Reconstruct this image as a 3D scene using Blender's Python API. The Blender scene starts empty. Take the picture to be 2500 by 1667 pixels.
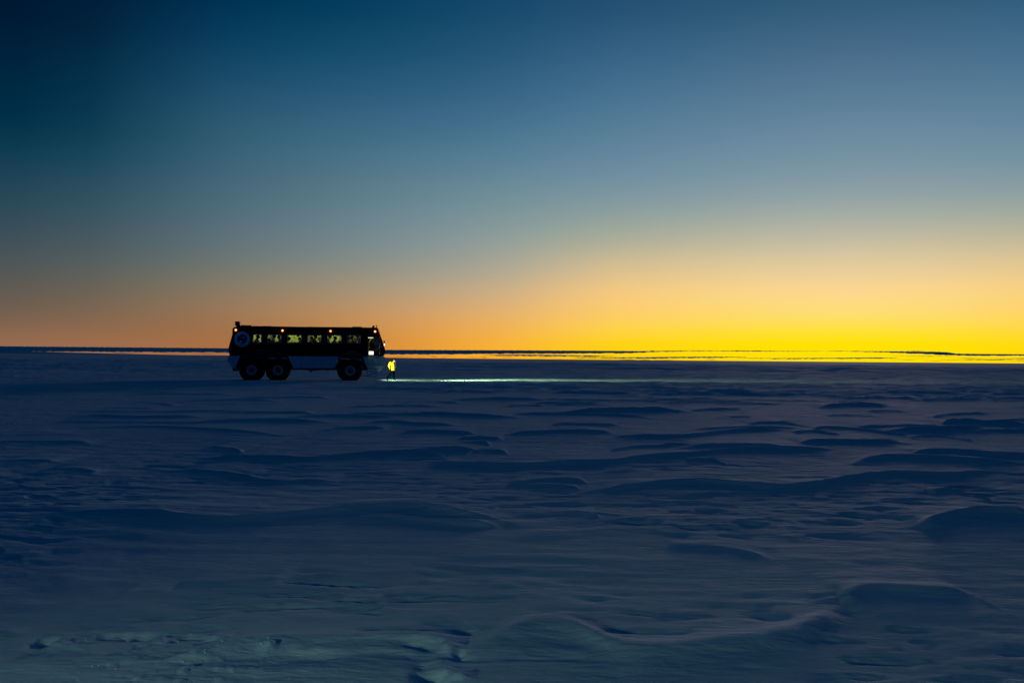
import bpy, bmesh, math, random
import numpy as np
from mathutils import Vector, Matrix, Euler
from mathutils.geometry import tessellate_polygon

random.seed(11)
SC = bpy.context.scene
COL = SC.collection
R = math.radians
PI = math.pi

# ------------------------------------------------------------------ camera
F = 2431.0                      # focal length in photo pixels (35 mm on 36 mm)
CAM_H = 1.68
PITCH, ROLL = 1.0, 0.5
cam_d = bpy.data.cameras.new('camera')
cam_d.lens = 35.0; cam_d.sensor_width = 36.0
cam_d.clip_start = 0.05; cam_d.clip_end = 90000
cam = bpy.data.objects.new('camera', cam_d); COL.objects.link(cam)
CM = Matrix.Rotation(R(90 + PITCH), 4, 'X') @ Matrix.Rotation(R(ROLL), 4, 'Z')
cam.matrix_world = Matrix.Translation((0, 0, CAM_H)) @ CM
SC.camera = cam
C3 = CM.to_3x3()

# ------------------------------------------------------------------ view
SC.view_settings.view_transform = 'Standard'
SC.view_settings.look = 'None'
SC.view_settings.exposure = 0.0
SC.view_settings.gamma = 1.0
SC.view_settings.use_curve_mapping = False
SC.render.engine = 'CYCLES'
SC.cycles.use_denoising = True
SC.cycles.max_bounces = 8
SC.cycles.transparent_max_bounces = 12

# ------------------------------------------------------------------ sky: dusk after sunset, glow low on the right
GLOW_AZ = 18.5                  # degrees right of straight ahead

def lin(c):
    return tuple((v/255/12.92) if v/255 <= 0.04045 else ((v/255+0.055)/1.055)**2.4 for v in c)

def pchip(xs, ys, x):
    xs = np.asarray(xs, float); ys = np.asarray(ys, float)
    h = np.diff(xs); d = np.diff(ys)/h
    m = np.zeros_like(ys)
    for i in range(1, len(xs)-1):
        if d[i-1]*d[i] > 0:
            w1 = 2*h[i]+h[i-1]; w2 = h[i]+2*h[i-1]
            m[i] = (w1+w2)/(w1/d[i-1]+w2/d[i])
    m[0], m[-1] = d[0], d[-1]
    x = np.clip(x, xs[0], xs[-1])
    k = np.clip(np.searchsorted(xs, x)-1, 0, len(xs)-2)
    t = (x-xs[k])/h[k]
    return ((2*t**3-3*t**2+1)*ys[k] + (t**3-2*t**2+t)*h[k]*m[k] + (-2*t**3+3*t**2)*ys[k+1] + (t**3-t**2)*h[k]*m[k+1])

# columns: angle from the glow -> list of (elevation in degrees, sRGB colour)
SKY = {
 0: [(0,(255,226,0)),(.9,(255,226,0)),(1.7,(255,225,45)),(2.6,(255,222,105)),(4.0,(253,217,138)),(5.7,(232,206,156)),(7.8,(188,184,164)),(10.1,(136,157,165)),(13.2,(98,132,156)),(16.4,(73,109,139)),(19.6,(46,88,118)),(27,(26,62,98)),(45,(6,38,76)),(90,(0,34,60))],
 12.5: [(0,(255,207,0)),(.9,(255,210,20)),(1.7,(255,210,64)),(2.6,(253,206,96)),(4.0,(248,202,122)),(5.9,(216,191,144)),(8.0,(164,170,154)),(10.4,(118,146,160)),(13.6,(82,122,150)),(16.8,(56,100,133)),(20,(34,78,112)),(27,(14,55,92)),(45,(4,34,72)),(90,(0,34,60))],
 18.5: [(0,(252,180,30)),(.9,(249,181,54)),(1.7,(243,181,80)),(2.6,(234,180,102)),(4.0,(214,178,128)),(5.9,(178,170,146)),(8.0,(142,157,154)),(10.4,(107,139,153)),(13.6,(68,112,142)),(16.8,(42,90,122)),(20,(22,72,108)),(27,(6,50,86)),(45,(2,32,70)),(90,(0,34,60))],
 34.5: [(0,(178,110,62)),(.9,(168,112,68)),(1.7,(160,115,77)),(2.6,(154,120,88)),(4.0,(132,122,103)),(5.7,(106,117,116)),(7.7,(86,111,123)),(10,(66,102,120)),(13,(43,88,114)),(16,(18,70,101)),(19.2,(0,50,82)),(27,(0,36,70)),(45,(0,35,63)),(90,(0,34,60))],
 45: [(0,(156,108,80)),(.8,(147,106,80)),(1.6,(130,100,79)),(2.5,(111,95,80)),(3.8,(92,90,84)),(5.4,(72,84,89)),(7.3,(51,76,89)),(9.5,(28,66,85)),(12.4,(0,46,71)),(15.3,(0,34,60)),(18.2,(0,23,49)),(27,(0,20,48)),(45,(0,35,60)),(90,(0,34,60))],
 75: [(0,(92,74,84)),(2.5,(70,70,84)),(5.4,(38,60,80)),(9.5,(8,44,72)),(18,(0,22,50)),(45,(0,33,59)),(90,(0,34,60))],
 110: [(0,(26,42,76)),(3,(30,46,82)),(7,(16,44,80)),(12,(4,38,74)),(20,(0,30,64)),(45,(0,33,59)),(90,(0,34,60))],
 180: [(0,(2,28,66)),(3,(6,34,76)),(7,(8,38,80)),(12,(2,34,74)),(20,(0,28,64)),(45,(0,33,59)),(90,(0,34,60))],
}
FR = sorted(set([math.sqrt(e/90) for e in (0,.5,1,1.5,2,2.6,3.3,4,4.8,5.7,6.7,7.8,9,10.3,11.8,13.4,15,17,19,21.5,24.5,28,33,40,50,65,90)]))
def build_sky():
    w = bpy.data.worlds.new('World'); SC.world = w; w.use_nodes = True
    nt = w.node_tree; nt.nodes.clear(); N = nt.nodes; L = nt.links
    def math_(op, a, b=None, clamp=False):
        n = N.new('ShaderNodeMath'); n.operation = op; n.use_clamp = clamp
        for i, v in enumerate((a, b)):
            if v is None: continue
            if isinstance(v, (int, float)): n.inputs[i].default_value = v
            else: L.new(v, n.inputs[i])
        return n.outputs[0]
    tc = N.new('ShaderNodeTexCoord')
    sep = N.new('ShaderNodeSeparateXYZ'); L.new(tc.outputs['Generated'], sep.inputs[0])
    z = math_('MAXIMUM', sep.outputs[2], 0.0)
    el = math_('MULTIPLY', math_('ARCSINE', math_('MINIMUM', z, 1.0)), 1/(PI/2))
    fac = math_('SQRT', el)
    gx, gy = math.sin(R(GLOW_AZ)), math.cos(R(GLOW_AZ))
    dot = math_('ADD', math_('MULTIPLY', sep.outputs[0], gx), math_('MULTIPLY', sep.outputs[1], gy))
    hl = math_('SQRT', math_('ADD', math_('ADD', math_('MULTIPLY', sep.outputs[0], sep.outputs[0]), math_('MULTIPLY', sep.outputs[1], sep.outputs[1])), 1e-8))
    c = math_('MINIMUM', math_('MAXIMUM', math_('DIVIDE', dot, hl), -1.0), 1.0)
    ang = math_('MULTIPLY', math_('ARCCOSINE', c), 180/PI)
    keys = sorted(SKY)
    tab = {}
    for k in keys:
        e = [math.sqrt(p[0]*(1-(.12 if k < 30 else .03)*math.sin(PI*min(p[0], 12)/12))/90) for p in SKY[k]]
        cols = np.array([p[1] for p in SKY[k]], float)
        tab[k] = np.stack([pchip(e, cols[:, i], np.array(FR)) for i in range(3)], 1)
    azs = [0, 4, 8, 12.5, 15.5, 18.5, 22, 26, 30, 34.5, 38, 41.5, 45, 49, 54, 64, 75, 92, 110, 140, 180]
    prev = None; pa = None
    for a in azs:
        col = np.zeros((len(FR), 3))
        for i in range(len(FR)):
            for j in range(3):
                xs = [-12.5] + keys; ys = [tab[12.5][i, j]] + [tab[k][i, j] for k in keys]
                col[i, j] = pchip(xs, ys, np.array([float(a)]))[0]
        rp = N.new('ShaderNodeValToRGB'); cr = rp.color_ramp; cr.interpolation = 'LINEAR'
        while len(cr.elements) < len(FR): cr.elements.new(0.5)
        for i, f in enumerate(FR):
            cr.elements[i].position = f
        for i, f in enumerate(FR):
            cr.elements[i].color = (*lin(np.clip(col[i], 0, 255)), 1)
        L.new(fac, rp.inputs[0])
        if prev is None:
            prev = rp.outputs[0]
        else:
            mr = N.new('ShaderNodeMapRange'); mr.clamp = True
            mr.inputs['From Min'].default_value = pa; mr.inputs['From Max'].default_value = a
            L.new(ang, mr.inputs['Value'])
            mx = N.new('ShaderNodeMix'); mx.data_type = 'RGBA'
            L.new(mr.outputs[0], mx.inputs[0]); L.new(prev, mx.inputs[6]); L.new(rp.outputs[0], mx.inputs[7])
            prev = mx.outputs[2]
        pa = a
    bg = N.new('ShaderNodeBackground'); L.new(prev, bg.inputs[0]); bg.inputs[1].default_value = SKY_STRENGTH
    out = N.new('ShaderNodeOutputWorld'); L.new(bg.outputs[0], out.inputs[0])
    w.cycles.sampling_method = 'MANUAL'; w.cycles.sample_map_resolution = 1024
SKY_STRENGTH = 1.0
build_sky()

# broad warm skylight from the place where the sun went down
sd = bpy.data.lights.new('afterglow', 'SUN'); sd.energy = 0.85; sd.angle = R(8); sd.color = (1.0, 0.76, 0.74)
so = bpy.data.objects.new('afterglow', sd); COL.objects.link(so)
sdir = Vector((math.sin(R(GLOW_AZ))*math.cos(R(1.9)), math.cos(R(GLOW_AZ))*math.cos(R(1.9)), math.sin(R(1.9))))
so.rotation_euler = sdir.to_track_quat('Z', 'Y').to_euler()

# ------------------------------------------------------------------ pixel -> place
def ray(px, py):
    return C3 @ Vector(((px-1250)/F, (833.5-py)/F, -1))
def ground(px, py):
    d = ray(px, py); t = CAM_H/max(-d.z, 1e-6)
    return Vector((d.x*t, d.y*t, 0))
BUS_P = ground(748, 928.4)
BUS_AZ = math.atan2(BUS_P.x, BUS_P.y)
VN = Vector((math.sin(BUS_AZ), math.cos(BUS_AZ), 0))
VF = Vector((math.cos(BUS_AZ), -math.sin(BUS_AZ), 0))
BUS_YAW = -BUS_AZ
def B(px, py, y=0.0):
    """photo pixel -> (X, Z) in the bus frame on the plane at depth y"""
    d = ray(px, py); o = Vector((0, 0, CAM_H))
    P = BUS_P + VN*y
    t = (P-o).dot(VN)/d.dot(VN)
    q = o+d*t-P
    return (q.dot(VF), q.z + P.z)
def BL(pts, y=0.0): return [B(a, b, y) for a, b in pts]

# ------------------------------------------------------------------ materials
def mat(name, col, rough=0.5, metal=0.0, spec=0.5, emit=None, es=0.0, bump=None, var=None, coat=0.0):
    m = bpy.data.materials.new(name); m.use_nodes = True
    nt = m.node_tree; p = nt.nodes['Principled BSDF']
    p.inputs['Base Color'].default_value = (*col, 1); p.inputs['Roughness'].default_value = rough
    p.inputs['Metallic'].default_value = metal; p.inputs['Specular IOR Level'].default_value = spec
    p.inputs['Coat Weight'].default_value = coat
    if emit: p.inputs['Emission Color'].default_value = (*emit, 1); p.inputs['Emission Strength'].default_value = es
    tc = nt.nodes.new('ShaderNodeTexCoord')
    if var:
        n = nt.nodes.new('ShaderNodeTexNoise'); n.inputs['Scale'].default_value = var[0]; n.inputs['Detail'].default_value = 6
        nt.links.new(tc.outputs['Object'], n.inputs['Vector'])
        mx = nt.nodes.new('ShaderNodeMix'); mx.data_type = 'RGBA'
        mx.inputs[6].default_value = (*col, 1); mx.inputs[7].default_value = (*var[1], 1)
        rp = nt.nodes.new('ShaderNodeMapRange'); rp.inputs[1].default_value = 0.45; rp.inputs[2].default_value = 0.7
        nt.links.new(n.outputs[0], rp.inputs[0]); nt.links.new(rp.outputs[0], mx.inputs[0]); nt.links.new(mx.outputs[2], p.inputs['Base Color'])
    if bump:
        n = nt.nodes.new('ShaderNodeTexNoise'); n.inputs['Scale'].default_value = bump[0]; n.inputs['Detail'].default_value = 5
        nt.links.new(tc.outputs['Object'], n.inputs['Vector'])
        b = nt.nodes.new('ShaderNodeBump'); b.inputs['Strength'].default_value = bump[1]; b.inputs['Distance'].default_value = bump[2]
        nt.links.new(n.outputs[0], b.inputs['Height']); nt.links.new(b.outputs[0], p.inputs['Normal'])
    return m

def glass_mat(name, tint, mix):
    m = bpy.data.materials.new(name); m.use_nodes = True
    nt = m.node_tree; nt.nodes.clear()
    t = nt.nodes.new('ShaderNodeBsdfTransparent'); t.inputs[0].default_value = (*tint, 1)
    g = nt.nodes.new('ShaderNodeBsdfGlossy'); g.inputs['Roughness'].default_value = 0.05; g.inputs[0].default_value = (.9, .9, .9, 1)
    lw = nt.nodes.new('ShaderNodeFresnel'); lw.inputs[0].default_value = 1.45
    mx = nt.nodes.new('ShaderNodeMixShader'); nt.links.new(lw.outputs[0], mx.inputs[0])
    nt.links.new(t.outputs[0], mx.inputs[1]); nt.links.new(g.outputs[0], mx.inputs[2])
    o = nt.nodes.new('ShaderNodeOutputMaterial'); nt.links.new(mx.outputs[0], o.inputs[0])
    return m

M = dict(
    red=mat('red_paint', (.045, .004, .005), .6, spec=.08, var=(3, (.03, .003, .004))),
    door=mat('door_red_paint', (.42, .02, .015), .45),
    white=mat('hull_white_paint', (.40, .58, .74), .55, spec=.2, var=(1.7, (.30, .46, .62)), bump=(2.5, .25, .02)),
    plate=mat('pale_metal_plate', (.78, .78, .70), .45),
    black=mat('black_paint', (.012, .012, .014), .6, spec=.2, bump=(30, .1, .005)),
    steel=mat('dark_steel', (.05, .05, .055), .5, metal=.6),
    rubber=mat('tyre_rubber', (.012, .012, .013), .85, spec=.1, bump=(25, .3, .01)),
    rim=mat('grey_rim_paint', (.42, .44, .48), .5),
    grey=mat('grey_trim', (.30, .31, .33), .5),
    chrome=mat('bright_metal', (.8, .8, .8), .25, metal=1),
    stripe=mat('white_lettering', (.75, .76, .80), .5),
    faint=mat('worn_lettering', (.16, .17, .20), .7, spec=.1),
    ringm=mat('emblem_blue_white', (.42, .62, .80), .6, spec=.1, var=(2.4, (.28, .42, .60))),
    navy=mat('emblem_navy', (.03, .03, .16), .6, spec=.1),
    seat=mat('seat_fabric', (.02, .025, .05), .9),
    inner=mat('interior_panel', (.62, .62, .40), .7, var=(1.2, (.5, .5, .3))),
    floor=mat('interior_floor', (.08, .08, .08), .8),
    frost=mat('frosted_glass', (.66, .68, .58), .7),
    glass=glass_mat('window_glass', (.86, .90, .86), 0),
    dome=mat('amber_lens', (.9, .25, .02), .3, emit=(1.0, .10, .0), es=.55),
    bulb=mat('amber_bulb', (1, .6, .2), .3, emit=(1.0, .46, .12), es=4),
    lampW=mat('headlamp_lens', (1, 1, 1), .3, emit=(.93, 1.0, .86), es=3),
    strip=mat('cabin_light', (1, 1, .8), .4, emit=(.84, .95, .22), es=2.0),
    stripW=mat('door_light', (1, 1, 1), .4, emit=(.90, 1.0, .66), es=1.7),
    yellow=mat('yellow_jacket', (.62, .44, .008), .65, bump=(28, .6, .02)),
    dark=mat('black_clothing', (.012, .013, .016), .9),
    green=mat('dark_green_trousers', (.003, .005, .003), 1.0, spec=0),
    olive=mat('olive_jacket', (.10, .13, .06), .9),
    bluej=mat('navy_parka', (.015, .025, .06), .9),
    skin=mat('skin', (.62, .36, .24), .6),
    pale=mat('reflective_tape', (.8, .82, .7), .4),
    ice=mat('far_ice', (.80, .84, .92), .9, spec=0),
)

def snow_mat():
    m = bpy.data.materials.new('snow'); m.use_nodes = True
    nt = m.node_tree; N = nt.nodes; L = nt.links; p = N['Principled BSDF']
    p.inputs['Roughness'].default_value = .95; p.inputs['Specular IOR Level'].default_value = .03
    tc = N.new('ShaderNodeTexCoord')
    mp = N.new('ShaderNodeMapping'); mp.inputs['Scale'].default_value = (.45, 1, 1); mp.inputs['Rotation'].default_value = (0, 0, R(-8))
    L.new(tc.outputs['Object'], mp.inputs[0])
    n1 = N.new('ShaderNodeTexNoise'); n1.inputs['Scale'].default_value = 2.2; n1.inputs['Detail'].default_value = 9; n1.inputs['Roughness'].default_value = .62
    n2 = N.new('ShaderNodeTexNoise'); n2.inputs['Scale'].default_value = .16; n2.inputs['Detail'].default_value = 5
    n3 = N.new('ShaderNodeTexNoise'); n3.inputs['Scale'].default_value = 16; n3.inputs['Detail'].default_value = 4
    n0 = N.new('ShaderNodeTexNoise'); n0.inputs['Scale'].default_value = .42; n0.inputs['Detail'].default_value = 6; n0.inputs['Roughness'].default_value = .6
    for n in (n0, n1, n2, n3): L.new(mp.outputs[0], n.inputs['Vector'])
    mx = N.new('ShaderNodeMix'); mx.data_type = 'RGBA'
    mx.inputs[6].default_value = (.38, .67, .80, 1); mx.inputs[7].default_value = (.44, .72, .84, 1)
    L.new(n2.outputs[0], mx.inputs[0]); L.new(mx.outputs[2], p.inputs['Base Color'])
    b1 = N.new('ShaderNodeBump'); b1.inputs['Strength'].default_value = 1.0; b1.inputs['Distance'].default_value = .06
    L.new(n1.outputs[0], b1.inputs['Height'])
    b0 = N.new('ShaderNodeBump'); b0.inputs['Strength'].default_value = .3; b0.inputs['Distance'].default_value = .30
    L.new(n0.outputs[0], b0.inputs['Height']); L.new(b0.outputs[0], b1.inputs['Normal'])
    b2 = N.new('ShaderNodeBump'); b2.inputs['Strength'].default_value = .5; b2.inputs['Distance'].default_value = .012
    L.new(n3.outputs[0], b2.inputs['Height']); L.new(b1.outputs[0], b2.inputs['Normal'])
    L.new(b2.outputs[0], p.inputs['Normal'])
    return m
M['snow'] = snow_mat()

# ------------------------------------------------------------------ object helpers
def link_mesh(name, me, m, parent=None, smooth=False):
    ms = m if isinstance(m, (list, tuple)) else [m]
    for x in ms: me.materials.append(x)
    if smooth: me.polygons.foreach_set('use_smooth', [True]*len(me.polygons))
    o = bpy.data.objects.new(name, me); COL.objects.link(o)
    if parent: o.parent = parent
    return o
def obj(name, bm, m, parent=None, smooth=False):
    bmesh.ops.recalc_face_normals(bm, faces=bm.faces)
    me = bpy.data.meshes.new(name); bm.to_mesh(me); bm.free()
    return link_mesh(name, me, m, parent, smooth)
def empty(name, loc=(0, 0, 0), rz=0.0, parent=None):
    o = bpy.data.objects.new(name, None); COL.objects.link(o); o.location = loc; o.rotation_euler = (0, 0, rz)
    if parent: o.parent = parent
    o.empty_display_size = .2
    return o
def tag(o, label=None, cat=None, group=None, kind=None):
    for k, v in (('label', label), ('category', cat), ('group', group), ('kind', kind)):
        if v: o[k] = v
    return o

def add_prism(bm, loops, y0, y1):
    """extrude a polygon (X,Z) with optional holes from y0 to y1"""
    if not isinstance(loops[0][0], (tuple, list)): loops = [loops]
    vs3 = [[Vector((p[0], p[1], 0)) for p in lp] for lp in loops]
    tris = tessellate_polygon(vs3)
    flat = [p for lp in loops for p in lp]
    a = [bm.verts.new((p[0], y0, p[1])) for p in flat]
    b = [bm.verts.new((p[0], y1, p[1])) for p in flat]
    for t in tris:
        for vs in (a, b):
            try: bm.faces.new([vs[i] for i in t])
            except ValueError: pass
    k = 0
    for lp in loops:
        n = len(lp)
        for i in range(n):
            j = (i+1) % n
            bm.faces.new((a[k+i], a[k+j], b[k+j], b[k+i]))
        k += n
def add_box(bm, x0, x1, y0, y1, z0, z1):
    add_prism(bm, [(x0, z0), (x1, z0), (x1, z1), (x0, z1)], y0, y1)
def add_tube(bm, pts, r, n=8):
    pts = [Vector(p) for p in pts]; rings = []
    for i, p in enumerate(pts):
        d = (pts[min(i+1, len(pts)-1)]-pts[max(i-1, 0)]).normalized()
        u = d.cross(Vector((0, 0, 1)))
        if u.length < .05: u = d.cross(Vector((0, 1, 0)))
        u.normalize(); v = d.cross(u)
        rr = r[i] if isinstance(r, (list, tuple)) else r
        rings.append([bm.verts.new(p+(u*math.cos(2*PI*k/n)+v*math.sin(2*PI*k/n))*rr) for k in range(n)])
    for a, b in zip(rings, rings[1:]):
        for k in range(n): bm.faces.new((a[k], a[(k+1) % n], b[(k+1) % n], b[k]))
    bm.faces.new(rings[0]); bm.faces.new(rings[-1])
def add_lathe(bm, prof, n=48, cx=0, cz=0):
    """profile (radius, y) turned about the Y axis"""
    rings = []
    for r, y in prof:
        if r < 1e-5: rings.append([bm.verts.new((cx, y, cz))])
        else: rings.append([bm.verts.new((cx+r*math.cos(2*PI*k/n), y, cz+r*math.sin(2*PI*k/n))) for k in range(n)])
    for a, b in zip(rings, rings[1:]):
        for k in range(n):
            q = (k+1) % n
            if len(a) == 1 and len(b) == 1: continue
            if len(a) == 1: bm.faces.new((a[0], b[k], b[q]))
            elif len(b) == 1: bm.faces.new((a[k], a[q], b[0]))
            else: bm.faces.new((a[k], a[q], b[q], b[k]))
def rrect(x0, x1, z0, z1, r=.07, n=4):
    pts = []
    for cx, cz, a0 in ((x1-r, z0+r, -90), (x1-r, z1-r, 0), (x0+r, z1-r, 90), (x0+r, z0+r, 180)):
        for k in range(n+1):
            a = R(a0+90*k/n); pts.append((cx+r*math.cos(a), cz+r*math.sin(a)))
    return pts
def grow(pts, d):
    cx = sum(p[0] for p in pts)/len(pts); cz = sum(p[1] for p in pts)/len(pts)
    wx = max(p[0] for p in pts)-cx; wz = max(p[1] for p in pts)-cz
    return [(cx+(p[0]-cx)*(wx+d)/wx, cz+(p[1]-cz)*(wz+d)/wz) for p in pts]

# ------------------------------------------------------------------ snow ground
def hash2(ix, iy, s):
    h = (ix.astype(np.int64)*374761393 + iy.astype(np.int64)*668265263 + s*1442695041) & 0x7fffffff
    h = ((h ^ (h >> 13))*1274126177) & 0x7fffffff
    return ((h ^ (h >> 16)) & 0xffff)/65535.0*2*PI
def pn(x, y, s=0):
    ix = np.floor(x); iy = np.floor(y); fx = x-ix; fy = y-iy
    ux = fx*fx*fx*(fx*(fx*6-15)+10); uy = fy*fy*fy*(fy*(fy*6-15)+10)
    def g(dx, dy):
        a = hash2(ix+dx, iy+dy, s); return np.cos(a)*(fx-dx)+np.sin(a)*(fy-dy)
    return ((g(0, 0)*(1-ux)+g(1, 0)*ux)*(1-uy)+(g(0, 1)*(1-ux)+g(1, 1)*ux)*uy)*1.5
def fbm(x, y, o, s=0, g=.5):
    r = 0; a = 1
    for i in range(o):
        r = r+a*pn(x*2**i, y*2**i, s+i*17); a *= g
    return r

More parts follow.
